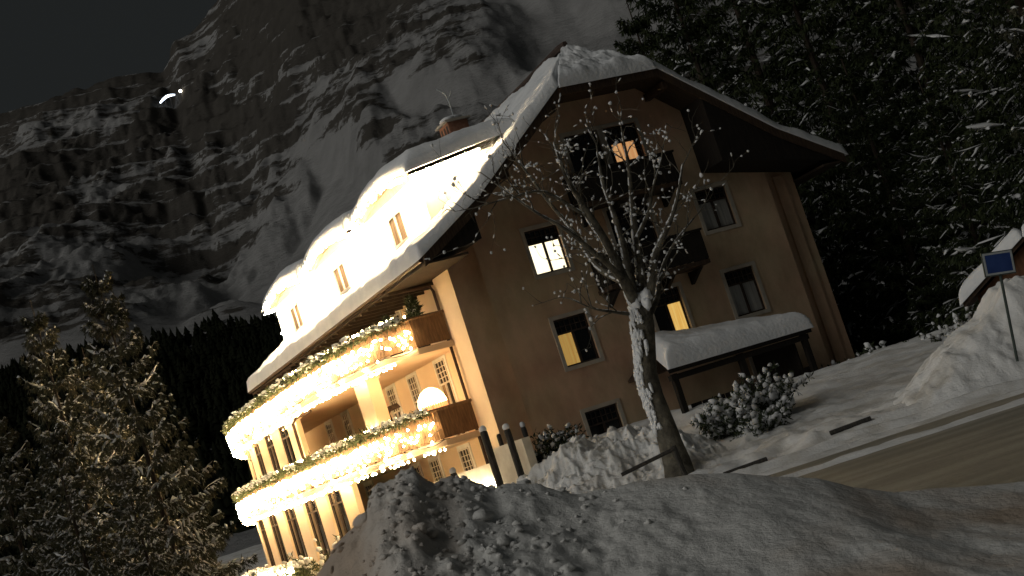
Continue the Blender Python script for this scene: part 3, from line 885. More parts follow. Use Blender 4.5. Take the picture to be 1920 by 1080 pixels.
def snow_slab(name, nu, nv, fn, thick, parent, seed, edge=0.45, mt='snow', nscale=0.9, namp=0.5, hang=0.0):
    """fn(U,V) -> base point arrays and size (lu, lv in metres); rounded, uneven blanket of snow"""
    U, Vv = np.meshgrid(np.linspace(0, 1, nu), np.linspace(0, 1, nv))
    A, B, Zb, lu, lv = fn(U, Vv)
    du = np.minimum(U, 1 - U) * lu; dv = np.minimum(Vv, 1 - Vv) * lv
    d = np.clip(np.minimum(du, dv) / edge, 0, 1)
    rnd = np.sqrt(np.clip(1 - (1 - d) ** 2, 0, 1))
    t = thick * (1 - namp / 2 + namp * fbm(A * nscale + seed, B * nscale, seed, 5)) * rnd
    if callable(hang): pass
    Zt = Zb + t + 0.012
    ny, nx = U.shape
    i = (np.arange(ny - 1)[:, None] * nx + np.arange(nx - 1)[None]).ravel()
    Ft = np.stack([i, i + 1, i + nx + 1, i + nx], 1)
    V1 = np.stack([A, B, Zt], -1).reshape(-1, 3); V0 = np.stack([A, B, Zb + 0.004], -1).reshape(-1, 3)
    n = len(V1)
    Fb = Ft[:, ::-1] + n
    per = list(range(nx)) + [r * nx + nx - 1 for r in range(1, ny)] + [(ny - 1) * nx + c for c in range(nx - 2, -1, -1)] + [r * nx for r in range(ny - 2, 0, -1)]
    per = np.array(per); nxt = np.roll(per, -1)
    Fsd = np.stack([per, per + n, nxt + n, nxt], 1)
    return link(name, mesh_from(name, np.concatenate([V1, V0]), np.concatenate([Ft, Fb, Fsd]), M[mt], True), parent)

def slope_fn(s):
    def fn(U, V):
        b = (B0 - .10) + V * (B1 - B0 + .2)
        wob = 0.10 * (fbm(b * 1.1, b * 0 + 3, 91 + s, 4) - .5)
        dtop = np.where(b < BR0, HA * np.clip((BR0 - b) / (BR0 - B0), 0, 1), 0.0)
        d = (EA + .16 + wob) * (1 - U) + dtop * U
        z = np.interp(d, [0, HA, BA, EA, EA + 1], [RZ, HZ, BZ, EZ, EZ - .58])
        return AC + s * d, b, z, 9.6, 24.0
    return fn
snow_slab('roof_snow', 110, 260, slope_fn(-1), .50, roof, 5, .17, namp=.7, nscale=1.2)
snow_slab('roof_snow', 110, 260, slope_fn(1), .36, roof, 8, .20, namp=.9, nscale=1.3)
def hip_fn(U, V):
    hw = HA * (1 - V) + .06
    a = AC + (2 * U - 1) * hw
    b = (B0 - .14) + V * (BR0 - B0 + .2)
    z = HZ + (RZ - HZ) * (b - B0) / (BR0 - B0)
    return a, b, z, 3.6, 2.6
snow_slab('roof_snow', 90, 60, hip_fn, .46, roof, 11, .20, namp=.9, nscale=1.8)
# dark bare ridge capping where the wind has cleared the snow
mb = MB(); mb.tube([(AC - .04, BR0 - .25, RZ + .50), (AC, BR0 + .3, RZ + .53), (AC, 4.5, RZ + .44), (AC, 9.6, RZ + .40)], [.10, .13, .10, .07], 6)
mb.build('ridge_cap', M['roof'], roof)

# chimney with a bent aerial, straddling the ridge
ch_r = MB(); ch_r.box(7.25, 8.15, 10.6, 11.6, 13.6, 15.72)
chim = ch_r.build('chimney', M['brick'], roof)
mb = MB(); mb.box(7.12, 8.28, 10.47, 11.73, 15.722, 15.80); mb.build('chimney_cap', M['trim'], chim)
mb = MB()
for k in range(3): mb.box(7.242, 7.249, 10.72 + k * .30, 10.88 + k * .30, 15.12, 15.60)
mb.build('flue_slot', M['metal'], chim)
V, Fs = blobs([(7.7, 11.1, 15.90), (7.45, 10.9, 15.88), (7.95, 11.3, 15.88)], [(.52, .52, .16), (.36, .36, .13), (.36, .36, .13)], ICO1, .08)
link('chimney_snow', mesh_from('chimney_snow', V, Fs, M['snow'], True), chim)
mb = MB(); mb.tube([(7.9, 11.2, 15.8), (7.9, 11.2, 16.7), (7.86, 11.25, 17.1), (7.62, 11.4, 17.4)], .035, 6); mb.tube([(7.9, 11.2, 16.8), (8.1, 11.1, 17.15)], .025, 5)
mb.build('aerial', M['sign_edge'], chim)

# ---------------------------------------------------------------- dormers on the balcony-side slope
DF = 0.78
DORM = (3.1, 10.1, 17.05)
def dormer(wc, idx):
    hb = 2.85; zt = 11.42
    b0, b1 = wc - hb, wc + hb
    m_ = MB()
    yf = lambda a: float(left_prof(AC - a))
    m_.quad((DF, b0, 9.2), (DF, b0, zt), (DF, b1, zt), (DF, b1, 9.2))
    for b in (b0, b1):
        m_.quad((DF, b, 9.2), (DF, b, zt), (3.9, b, zt + .45), (3.9, b, 10.6))
    d = m_.build('dormer', M['white'], hotel)
    m_ = MB()
    a0, a1 = DF - .42, 4.0
    z0, z1 = zt - .06, zt + .52
    n = 14; arch = lambda t: .34 * math.sin(math.pi * t)
    for k in range(n):
        t0, t1 = k / n, (k + 1) / n
        p0, p1 = b0 - .35 + (b1 - b0 + .7) * t0, b0 - .35 + (b1 - b0 + .7) * t1
        for dz in (.02, .14):
            m_.quad((a0, p0, z0 + dz + arch(t0)), (a0, p1, z0 + dz + arch(t1)), (a1, p1, z1 + dz + arch(t1)), (a1, p0, z1 + dz + arch(t0)))
        m_.quad((a0, p0, z0 + .02 + arch(t0)), (a0, p1, z0 + .02 + arch(t1)), (a0, p1, z0 + .14 + arch(t1)), (a0, p0, z0 + .14 + arch(t0)))
        m_.quad((DF + .001, p0, zt - .02), (DF + .001, p1, zt - .02), (DF + .001, p1, z0 + .07 + arch(t1)), (DF + .001, p0, z0 + .07 + arch(t0)))
    dr = m_.build('dormer_roof', M['rail_wood'], d)
    def fn(U, V):
        a = (a0 - .10) + U * (a1 + .9 - a0)
        b = b0 - .40 + V * (b1 - b0 + .8)
        z = z0 + .145 + (z1 - z0) * (a - a0) / (a1 - a0) + .34 * np.sin(np.pi * np.clip((b - b0 + .35) / (b1 - b0 + .7), 0, 1))
        return a, b, z, 4.6, 6.4
    snow_slab('dormer_snow', 40, 60, fn, .62, dr, 30 + idx * 7, .75)
    window(d, (DF, wc, 9.88), (0, -1), (-1, 0), 1.42, 1.06, curtains=('curtain_white', 'curtain_white'), trans=.06, cols=2, rows=1, recess=-.02, surround=.10, frame='white_frame', sur='white')
    return d
for i, c_ in enumerate(DORM): dormer(c_, i)

# ---------------------------------------------------------------- balcony side: bowed balconies and veranda
CT = np.array([(WL, 1.75), (-0.45, 1.60), (-1.35, 1.95), (-2.0, 3.6), (-2.35, 6.5), (-2.55, 10.5), (-2.6, 14.5), (-2.5, 18.5), (-2.2, 22.0), (-1.45, 25.0), (-0.4, 27.0), (1.4, 28.0)])
def catmull(P, n=10, start=1):
    out = []
    for i in range(start, len(P) - 1):
        p0, p1, p2 = P[i - 1] if i > start else 2 * P[i] - P[i + 1], P[i], P[i + 1]
        p3 = P[i + 2] if i + 2 < len(P) else 2 * P[i + 1] - P[i]
        for k in range(n):
            t = k / n
            out.append(.5 * ((2 * p1) + (-p0 + p2) * t + (2 * p0 - 5 * p1 + 4 * p2 - p3) * t * t + (-p0 + 3 * p1 - 3 * p2 + p3) * t ** 3))
    out.append(P[-1]); return np.array(out)
OUT = catmull(CT)                                   # outer curve, from the near corner round to the far end
def arc(P):
    d = np.linalg.norm(np.diff(P, axis=0), axis=1); return np.concatenate([[0], np.cumsum(d)])
OS = arc(OUT); OLEN = OS[-1]
def on_curve(s, off=0.0, ext=0.0):
    s = np.asarray(s, float); off = off + ext * sstep(5, 18, s)
    x = np.interp(s, OS, OUT[:, 0]); y = np.interp(s, OS, OUT[:, 1])
    e = .15
    tx = np.interp(np.clip(s + e, 0, OLEN), OS, OUT[:, 0]) - np.interp(np.clip(s - e, 0, OLEN), OS, OUT[:, 0])
    ty = np.interp(np.clip(s + e, 0, OLEN), OS, OUT[:, 1]) - np.interp(np.clip(s - e, 0, OLEN), OS, OUT[:, 1])
    L = np.hypot(tx, ty); tx, ty = tx / L, ty / L
    nx, ny = -ty, tx                                  # outward (to the left of travel)
    return x + nx * off, y + ny * off, tx, ty, nx, ny

def bow_balcony(zf, nm, ext):
    cx, cy, *_ = on_curve(np.linspace(0, OLEN, 120), 0.0, ext)
    poly = [(BK + .02, 1.97)] + [(WL - .02, 1.97), (WL - .02, 1.75)] + list(zip(cx, cy)) + [(BK + .3, 27.9)]
    m_ = MB(); m_.prism(poly[::-1], zf - .20, zf)
    slab = m_.build(nm, M['stucco_side'], hotel)
    m_ = MB()
    for k in range(int(OLEN / .165)):
        s = .08 + k * .165
        x, y, tx, ty, nx, ny = on_curve(s, -.06, ext)
        m_.obox((x, y, zf + .50), (tx, ty), (nx, ny), .072, .014, .45)
    for k in range(11):                                # near end panel facing the road
        t = (k + .5) / 11
        x, y = WL - .06 + (-.45 - WL + .06) * t, 1.75 + (1.60 - 1.75) * t + .05
        m_.obox((x, y, zf + .50), (.994, .11), (.11, -.994), .058, .014, .45)
    tag(m_.build('balustrade', M['rail_wood'], slab), kind='stuff')
    m_ = MB()
    pts = [(WL - .03, 1.80, zf + 1.0)] + [(*on_curve(s, -.05, ext)[:2], zf + 1.0) for s in np.linspace(.05, OLEN, 90)]
    m_.tube(pts, .06, 6)
    m_.build('handrail', M['rail_wood'], slab)
    return slab
EXL = .45
bal_low = bow_balcony(FL1, 'veranda_balcony', EXL)
bal_up = bow_balcony(FL2, 'veranda_balcony', 0.0)
MB().box(BK, BK + .25, DEEP + .004, 27.4, -.6, FL2 - .21).build('veranda_wall', M['stucco_side'], hotel)

# piers of the veranda, each a part
def pier(s, z0, z1, wd, dp=.15, inset=.55, ext=0.0):
    x, y, tx, ty, nx, ny = on_curve(s, -inset, ext)
    m_ = MB(); m_.obox((x, y, (z0 + z1) / 2), (tx, ty), (nx, ny), wd / 2, dp, (z1 - z0) / 2 - .003)
    m_.obox((x, y, z1 - .12), (tx, ty), (nx, ny), wd / 2 + .05, dp + .05, .05)
    m_.build('pier', M['stucco_side'], hotel)
def s_at_b(b): return float(np.interp(b, OUT[:, 1], OS))
for b, wd, dp in ((4.15, .95, .24), (12.4, 1.35, .10), (15.1, 1.3, .10), (17.75, 1.3, .10), (20.3, 1.3, .10), (22.6, 1.1, .10)):
    pier(s_at_b(b), FL1, FL2 - .20, wd, dp)
for b, wd in ((8.3, 1.35), (11.0, 1.35), (13.7, 1.35), (16.5, 1.4), (19.3, 1.35), (22.0, 1.35), (25.0, 1.3)):
    pier(s_at_b(b), -.4, FL1 - .20, wd, .10, ext=EXL)
# glazed panels between the veranda piers
def glazing(b, z0, z1, wd, ext=0.0):
    x, y, tx, ty, nx, ny = on_curve(s_at_b(b), -.52, ext)
    return window(hotel, (x, y, z0), (-tx, -ty), (nx, ny), wd, z1 - z0, trans=.18, cols=2, rows=1, recess=0, surround=0, sur='white')
for b in (13.75, 16.4, 19.05, 21.45): glazing(b, FL1 + .05, FL2 - .25, 1.28)
for b in (9.65, 12.35, 15.1, 17.9, 20.65, 23.5): glazing(b, -.2, FL1 - .25, 1.38, EXL)
# side windows behind the balconies
SU, SN = (0, -1), (-1, 0)
def swin(b, z, w_, h, **kw):
    kw.setdefault('sur', 'white'); kw.setdefault('surround', .14); kw.setdefault('recess', -.03)
    return window(hotel, (BK, b, z), SU, SN, w_, h, trans=kw.pop('trans', .52), cols=3, rows=4, muntin='white_frame', frame='white_frame', **kw)
for b in (7.5, 10.0, 16.3, 18.9): swin(b, FL1 + .95, .82, 1.8)
swin(4.45, FL1 + .05, .98, 2.72, trans=.30, curtains=('curtain_white', None))
for b in (4.7, 7.8, 9.95, 16.0, 18.6): swin(b, 1.02, .92, 1.68)
for b in (5.3, 7.1, 10.3, 13.2, 16.2, 19.0): swin(b, FL2 + .55, .80, 1.75, trans=.2)

# downpipes
mb = MB()
mb.tube([(AC - EA - .05, 2.9, 8.40), (-.1, 2.6, 8.20), (WL - .12, 2.05, 8.06), (WL - .12, 1.86, 7.85), (WL - .12, 1.86, 0.2)], .055, 8)
mb.build('downpipe', M['copper'], hotel)
x, y, *_ = on_curve(s_at_b(11.3), -.20)
mb = MB(); mb.tube([(x + .5, y - 1.0, FL2 - .28), (x + .1, y - .2, FL2 - .34), (x, y, FL2 - .5), (x, y, FL1 + .02)], .06, 8)
mb.build('downpipe', M['copper'], hotel)

# ---------------------------------------------------------------- lights and greenery on the balconies
def sprigs(C, n_each, length, width, seed):
    """small kite leaves around the centres C"""
    g = np.random.default_rng(seed)
    C = np.repeat(np.asarray(C, float), n_each, 0); n = len(C)
    d = g.normal(size=(n, 3)); d /= np.linalg.norm(d, axis=1, keepdims=True)
    e = np.cross(d, g.normal(size=(n, 3))); e /= np.linalg.norm(e, axis=1, keepdims=True) + 1e-9
    L = length * g.uniform(.5, 1.2, (n, 1))
    V = np.stack([C, C + d * L * .5 + e * width, C + d * L, C + d * L * .5 - e * width], 1).reshape(-1, 3)
    return V, np.arange(n * 4).reshape(-1, 4)

def string_lights(name, C, rad, label, mt='bulb', wire=None):
    root = empty(name, HOUSE, HYAW)
    V, Fs = blobs(C, np.full(len(C), rad), OCT, .15)
    tag(link('bulb', mesh_from('bulb', V, Fs, M[mt]), root), kind='stuff')
    if wire is not None:
        m_ = MB()
        for w_ in wire: m_.tube(w_, .012, 4, False)
        m_.build('wire', M['metal'], root)
    tag(root, label, 'string lights', 'strings of lights on the hotel')
    return root

def balcony_lights(zf, label, ext, s0=.05):
    C = []
    for s in np.arange(s0, OLEN - .4, .034):
        dens = .50 + .50 * min(1, s / 5)
        if rng.random() < dens:                       # curtain of bulbs over the boards
            zz = max(zf - .22, zf + .66 - abs(rng.normal(0, .36)))
            x, y, *_ = on_curve(s + rng.uniform(-.04, .04), .06 + rng.uniform(0, .10), ext); C.append((x, y, zz))
        if rng.random() < .24:                        # row hung under the slab edge
            x, y, *_ = on_curve(s, -.10 + rng.uniform(-.06, .06), ext); C.append((x, y, zf - .27 - rng.uniform(0, .06)))
        if rng.random() < .13:                        # a few wound through the greenery on the rail
            x, y, *_ = on_curve(s, -.10 + rng.uniform(-.06, .04), ext); C.append((x, y, zf + 1.10 + rng.uniform(0, .05)))
    wires = []
    for k in range(3):
        wires.append([(*on_curve(s, .07, ext)[:2], zf + .62 - .33 * k + .06 * math.sin(s * 5 + k)) for s in np.arange(s0, OLEN - .4, .35)])
    return string_lights('string_lights', C, .050, label, wire=wires)
balcony_lights(FL1, 'dense warm string lights along the lower bowed balcony', EXL)
balcony_lights(FL2, 'dense warm string lights along the upper bowed balcony', 0.0)
# terrace string, low behind the snow bank
Ct = []
for s in np.arange(s_at_b(12.0), OLEN - .3, .06):
    x, y, *_ = on_curve(s, 1.15 + rng.uniform(-.08, .12)); Ct.append((x, y, .55 - abs(rng.normal(0, .3))))
string_lights('string_lights', Ct, .045, 'string lights on the low terrace hedge at the bottom edge', wire=[[(*on_curve(s, 1.0)[:2], .45) for s in np.arange(s_at_b(12.0), OLEN - .3, .5)]])
Cg = []  # bulbs added low on the wall to brighten panel, pier and corner
for b in np.arange(-2.7, 1.3, .13): Cg.append((-1.17 + rng.uniform(-.02, .02), b, 1.18 + rng.uniform(-.16, .16)))
string_lights('string_lights', Cg, .045, 'added string lights low on the garden wall panel to light the hotel corner', 'bulb_strong', wire=[[(-1.14, b, 1.2) for b in np.linspace(-2.7, 1.3, 12)]])
for i, c_ in enumerate(DORM):
    C = []
    for b in np.arange(c_ - 3.1, c_ + 3.1, .085):
        ar = .34 * math.sin(math.pi * (b - c_ + 3.2) / 6.4)
        C.append((DF - (.44 if rng.random() < .55 else .66) + rng.uniform(-.03, .03), b, 11.38 + ar - rng.uniform(0, .10)))
    for a in np.arange(DF - .4, 3.0, .10):
        for sg_ in (-3.26, 3.26): C.append((a, c_ + sg_, 11.34 + .15 * (a - DF + .42)))
    for k in range(46):
        b = c_ + rng.choice([-1, 1]) * rng.uniform(1.2, 2.7); C.append((DF - .12, b, rng.uniform(9.9, 11.2)))
    string_lights('string_lights', C, .045, ('string lights on the dormer nearest the gable', 'string lights on the middle dormer', 'string lights on the far left dormer')[i], 'bulb_strong',
                  wire=[[(DF - .43, b, 11.38 + .34 * math.sin(math.pi * (b - c_ + 3.2) / 6.4)) for b in np.linspace(c_ - 3.1, c_ + 3.1, 16)]])

def greenery(zf, label, seed, ext):
    root = empty('evergreen_garland', HOUSE, HYAW)
    ss = np.arange(.3, OLEN - .3, .045)
    x, y, *_ = on_curve(ss, 0.02, ext)
    C = np.stack([x + rng.normal(0, .05, len(ss)), y + rng.normal(0, .05, len(ss)), zf + 1.02 + rng.normal(0, .06, len(ss)) - .06], 1)
    V, Fs = sprigs(C, 9, .24, .022, seed)
    tag(link('foliage', mesh_from('foliage', V, Fs, M['green']), root), kind='stuff')
    keep = (fbm(ss * .9, ss * 0, seed, 3) > .42)
    Cs = C[keep]; Cs = Cs + np.array([0, 0, .09])
    V, Fs = blobs(Cs, np.stack([rng.uniform(.07, .15, len(Cs)), rng.uniform(.06, .12, len(Cs)), rng.uniform(.04, .09, len(Cs))], 1), ICO0, .3)
    tag(link('snow', mesh_from('snow', V, Fs, M['tree_snow'], True), root), kind='stuff')
    tag(root, label, 'garland', 'evergreen garlands on the balcony rails')
greenery(FL1, 'snowy evergreen garland on the lower bowed balcony rail', 201, EXL)
greenery(FL2, 'snowy evergreen garland on the upper bowed balcony rail', 202, 0.0)

# hedge carrying the terrace lights
def hedge():
    root = empty('terrace_hedge', HOUSE, HYAW)
    ss = np.arange(s_at_b(11.0), OLEN - .2, .05)
    x, y, *_ = on_curve(ss, .85)
    n = len(ss)
    C = np.concatenate([np.stack([x + rng.normal(0, .14, n), y + rng.normal(0, .14, n), rng.uniform(-.4, .55, n)], 1) for _ in range(4)])
    V, Fs = sprigs(C, 6, .25, .025, 301)
    tag(link('foliage', mesh_from('foliage', V, Fs, M['green']), root), kind='stuff')
    C = np.stack([x + rng.normal(0, .12, n), y + rng.normal(0, .12, n), .60 + rng.normal(0, .04, n)], 1)
    V, Fs = blobs(C, np.stack([rng.uniform(.10, .2, n), rng.uniform(.10, .2, n), rng.uniform(.06, .12, n)], 1), ICO0, .25)
    tag(link('snow', mesh_from('snow', V, Fs, M['tree_snow'], True), root), kind='stuff')
    tag(root, 'low snow-topped hedge along the terrace below the balconies', 'hedge')
hedge()

# glowing dome lamp and wicker chairs on the lower balcony
lampo = empty('dome_lamp', W(0.0, 2.95, FL1), HYAW)
mb = MB(); mb.lathe([(.22, 0), (.22, .05), (.03, .08), (.03, 1.35)], sides=12); mb.build('stand', M['metal'], lampo)
mb = MB(); mb.lathe([(.50, 1.28), (.49, 1.38), (.43, 1.56), (.31, 1.72), (.15, 1.82), (.02, 1.85)], sides=20); mb.build('lamp_shade', M['lamp'], lampo, True)
mb = MB()
for k in range(36):
    t = 2 * math.pi * k / 36
    mb.obox((.485 * math.cos(t), .485 * math.sin(t), 1.08), (-math.sin(t), math.cos(t)), (math.cos(t), math.sin(t)), .027, .006, .19)
tag(mb.build('fringe', M['fringe'], lampo), kind='stuff')
tag(lampo, 'glowing dome-shaded lamp standing on the lower balcony', 'lamp')

def chair(p, rz, label, hood=False):
    r_ = empty('wicker_chair', p, HYAW + rz)
    MB().box(-.33, .33, -.32, .32, .36, .46).build('seat', M['wicker'], r_)
    for sx in (-.29, .29):
        for sy in (-.28, .28): MB().box(sx - .03, sx + .03, sy - .03, sy + .03, 0, .36).build('leg', M['wicker'], r_)
    h = 1.72 if hood else 1.12
    MB().extrude_yz([(.26, .46), (.34, .46), (.52, h), (.42, h)], -.33, .33).build('backrest', M['wicker'], r_)
    for sx in (-.36, .31): MB().extrude_yz([(-.30, .46), (.30, .46), (.34, .74), (-.30, .68)], sx, sx + .05).build('armrest', M['wicker'], r_)
    if hood: MB().extrude_yz([(.50, h - .35), (.54, h), (.05, h + .05), (-.05, h - .12), (.30, h - .12)], -.37, .37).build('hood', M['wicker'], r_)
    tag(r_, label, 'chair', 'dark chairs on the lower balcony')
chair(W(-.6, 4.9, FL1), R(95), 'hooded high-backed dark chair left of the glowing lamp', True)
chair(W(-.9, 6.6, FL1), R(85), 'dark chair just right of the open veranda pier')
chair(W(-1.3, 8.6, FL1), R(80), 'dark chair left of the open veranda pier', False)
chair(W(-1.4, 10.0, FL1), R(100), 'dark chair beside the veranda downpipe', False)

def potted_conifer(p, h, r_, label):
    o_ = empty('potted_conifer', p, 0)
    MB().lathe([(.20, 0), (.26, .40), (.23, .40)], sides=12).build('pot', M['wicker'], o_)
    n = 260
    zz = rng.uniform(0, 1, n); rr = r_ * (1 - zz) ** .8 * rng.uniform(.3, 1, n); an = rng.uniform(0, 6.28, n)
    V, Fs = sprigs(np.stack([rr * np.cos(an), rr * np.sin(an), .42 + zz * (h - .42)], 1), 6, .26, .028, 77)
    tag(link('foliage', mesh_from('foliage', V, Fs, M['green']), o_), kind='stuff')
    V, Fs = blobs(np.stack([rr * np.cos(an), rr * np.sin(an), .45 + zz * (h - .42)], 1)[::5], [(.07, .07, .04)] * len(rr[::5]), ICO0, .3)
    tag(link('snow', mesh_from('snow', V, Fs, M['tree_snow']), o_), kind='stuff')
    tag(o_, label, 'plant', 'conifers in pots on the upper balcony')
potted_conifer(W(.15, 2.5, FL2), 1.75, .48, 'potted conifer in the upper balcony corner by the pier')
potted_conifer(W(-.6, 3.2, FL2), 1.35, .42, 'shorter potted conifer at the near end of the upper balcony')

# ---------------------------------------------------------------- entrance shelter at the gable
sh_ = empty('entrance_shelter', HOUSE, HYAW)
tag(sh_, 'low shelter with thick snow on its roof against the gable', 'shelter')
A0, A1, BF = 5.45, 11.05, -3.0
mb = MB()
mb.quad((A0, BF, 2.96), (A1, BF, 2.90), (A1 - .2, -.6, 3.30), (A0 + 1.2, -.6, 3.72))
mb.quad((A0, BF, 2.84), (A1, BF, 2.78), (A1 - .2, -.6, 3.18), (A0 + 1.2, -.6, 3.60))
mb.quad((A0, BF, 2.84), (A1, BF, 2.78), (A1, BF, 2.90), (A0, BF, 2.96))
mb.quad((A0, BF, 2.96), (A0 + 1.2, -.6, 3.72), (A0 + 1.2, -.6, 3.60), (A0, BF, 2.84))
mb.quad((A0 + 1.2, -.6, 3.72), (A1 - .2, -.6, 3.30), (A1, -.04, 3.3), (A0 + 1.2, -.04, 3.72))
mb.quad((A1, BF, 2.78), (A1 - .2, -.6, 3.18), (A1 - .2, -.6, 3.30), (A1, BF, 2.90))
mb.build('roof', M['black_wood'], sh_)
for a in (A0 + .25, (A0 + A1) / 2, A1 - .25):
    MB().box(a - .09, a + .09, BF + .12, BF + .30, .4, 2.80).build('post', M['black_wood'], sh_)
MB().box(A0 + .1, A1 - .1, BF + .10, BF + .32, 2.60, 2.775).build('beam', M['black_wood'], sh_)
MB().box(A1 - .55, A1 - .50, BF + .4, -.05, .4, 2.70).build('side_panel', M['black_wood'], sh_)
mb = MB()
for k in range(11): mb.box(A0 + .6 + k * .44, A0 + .6 + k * .44 + .40, BF + .34, BF + .37, .4, 1.75)
tag(mb.build('board', M['black_wood'], sh_), kind='stuff')
def sh_fn(U, V):
    # U along the gable, V from the eave back to the wall
    x0 = (A0 - .06) + V * 1.15; x1 = (A1 + .10) - V * .15
    a = x0 * (1 - U) + x1 * U
    b = BF - .10 + V * (2.95)
    zr = 3.72 + (3.30 - 3.72) * U
    z = 2.96 - .06 * U + (zr - 2.96) * np.clip(V * 1.25, 0, 1)
    return a, b, z, 5.2, 2.9
snow_slab('roof_snow', 90, 50, sh_fn, .62, sh_, 61, .42, namp=.35)

# ================================================================== GARDEN WALL, POSTS, RAILS
gw_ = empty('garden_wall', HOUSE, HYAW)
tag(gw_, 'pale plastered garden wall running out from the hotel corner', 'wall')
MB().box(-1.10, -.90, -2.85, 2.4, -.4, 1.90).build('wall_panel', M['plaster_wall'], gw_)
MB().box(-1.12, -.88, -5.55, -2.95, .2, 2.26).build('wall_panel', M['plaster_wall'], gw_)

def snowcap_post(p, h, r_, lean, label, cap=True):
    o_ = empty('fence_post', p)
    MB().tube([(0, 0, -.5), (lean * .5, 0, h * .5), (lean, 0, h - .06), (lean, 0, h)], [r_, r_, r_, r_ * .7], 8).build('shaft', M['wood_post'], o_)
    if cap:
        V, Fs = blobs([(lean, 0, h + .05)], [(r_ * 1.05, r_ * 1.05, .10)], ICO1, .08)
        link('snow_cap', mesh_from('snow_cap', V, Fs, M['snow'], True), o_)
    tag(o_, label, 'post', 'dark posts by the garden wall')
snowcap_post((-1.95, 39.6, .9), 1.88, .105, 0, 'tallest dark snow-capped post at the corner of the garden wall')
snowcap_post((-1.30, 38.9, .9), 1.72, .095, 0, 'dark snow-capped post in front of the dim garden wall panel')
snowcap_post((-3.12, 40.2, .9), 1.05, .10, 0, 'short snow-capped post left of the bright wall panel')
snowcap_post((-1.72, 43.0, 1.2), 1.45, .07, 0, 'thin dark post between the two tall snow-capped posts', False)
snowcap_post((-.92, 41.5, 1.2), 1.40, .075, 0, 'thin snow-capped post beside the conifer bush')

rl = empty('wooden_barrier', (2.2, 30.5, .1))
MB().tube([(-1.22, .05, .66), (0.0, 0, .84)], .042, 7).build('rail', M['wood_post'], rl)
MB().tube([(0.10, -.05, -.15), (.02, 0, .45), (.0, .02, .90)], .055, 7).build('post', M['wood_post'], rl)
tag(rl, 'broken wooden barrier post and rail in front of the bare tree', 'barrier')
def low_rail(p0, p1, label):
    p0, p1 = Vector(p0), Vector(p1)
    for p in (p0, p1): p.z = float(ground_h(p.x, p.y)) + .05
    r_ = empty('low_rail', (p0 + p1) / 2)
    d = (p1 - p0) / 2
    MB().tube([tuple(-d), tuple(d)], .05, 7).build('bar', M['wood_post'], r_)
    MB().tube([tuple(d * .2 + Vector((0, .04, -.35))), tuple(d * .2 + Vector((0, .04, .0)))], .035, 6).build('stake', M['wood_post'], r_)
    tag(r_, label, 'rail', 'low dark rails along the drive')
low_rail((2.98, 30.2, .25), (3.93, 30.2, .32), 'low dark rail sticking out of the snow right of the bare tree')
low_rail((5.35, 30.3, .49), (6.25, 30.3, .525), 'low dark rail in the snow left of the big white bank')

# ---------------------------------------------------------------- sign
sg = empty('road_sign', (9.46, 29.85, 1.0)); sg.rotation_euler = (0, R(9), R(4))
MB().tube([(0, .03, -.5), (0, .03, 1.50)], .032, 8).build('pole', M['sign_post'], sg)
MB().box(-.335, .325, -.02, .02, 1.30, 1.80).build('panel_back', M['sign_post'], sg)
m_ = MB()
m_.box(-.315, .305, -.035, -.022, 1.32, 1.36); m_.box(-.315, .305, -.035, -.022, 1.74, 1.78)
m_.box(-.315, -.275, -.035, -.022, 1.361, 1.739); m_.box(.265, .305, -.035, -.022, 1.361, 1.739)
m_.build('border', M['sign_edge'], sg)
MB().box(-.274, .264, -.031, -.022, 1.361, 1.739).build('face', M['sign_blue'], sg)
tag(sg, 'blue sign with pale border on a thin pole in the snow bank', 'sign')

# ---------------------------------------------------------------- hut at the right
hut = empty('wooden_hut', (14.55, 41.8, 0.25), R(-21)); hut.scale = (.9, .9, .95)
tag(hut, 'small brown wooden hut with snowy roof behind the blue sign', 'hut')
MB().extrude_xz([(-1.9, 0), (1.9, 0), (1.9, 2.0), (0, 3.05), (-1.9, 2.0)], -1.4, 1.4).build('wall', M['hut_wood'], hut)
m_ = MB()
m_.extrude_xz([(-2.35, 1.82), (0, 3.12), (0, 3.24), (-2.35, 1.94)], -1.8, 1.7); m_.extrude_xz([(2.35, 1.82), (0, 3.12), (0, 3.24), (2.35, 1.94)][::-1], -1.8, 1.7)
hr = m_.build('roof', M['dark_wood'], hut)
def hut_fn(s):
    def fn(U, V):
        d = 2.45 * (1 - U); return s * d, -1.9 + 3.7 * V, 3.24 - d * .553, 2.8, 3.7
    return fn
snow_slab('roof_snow', 40, 40, hut_fn(-1), .45, hr, 71, .35); snow_slab('roof_snow', 40, 40, hut_fn(1), .45, hr, 73, .35)
MB().box(-1.0, -.2, -1.44, -1.41, .2, 1.75).build('door', M['dark_wood'], hut)
MB().box(.35, 1.15, -1.44, -1.41, .9, 1.6).build('window', M['glass'], hut)
for x in (-1.75, 1.75): MB().box(x - .07, x + .07, -1.50, -1.42, 0, 1.98).build('corner_post', M['dark_wood'], hut)

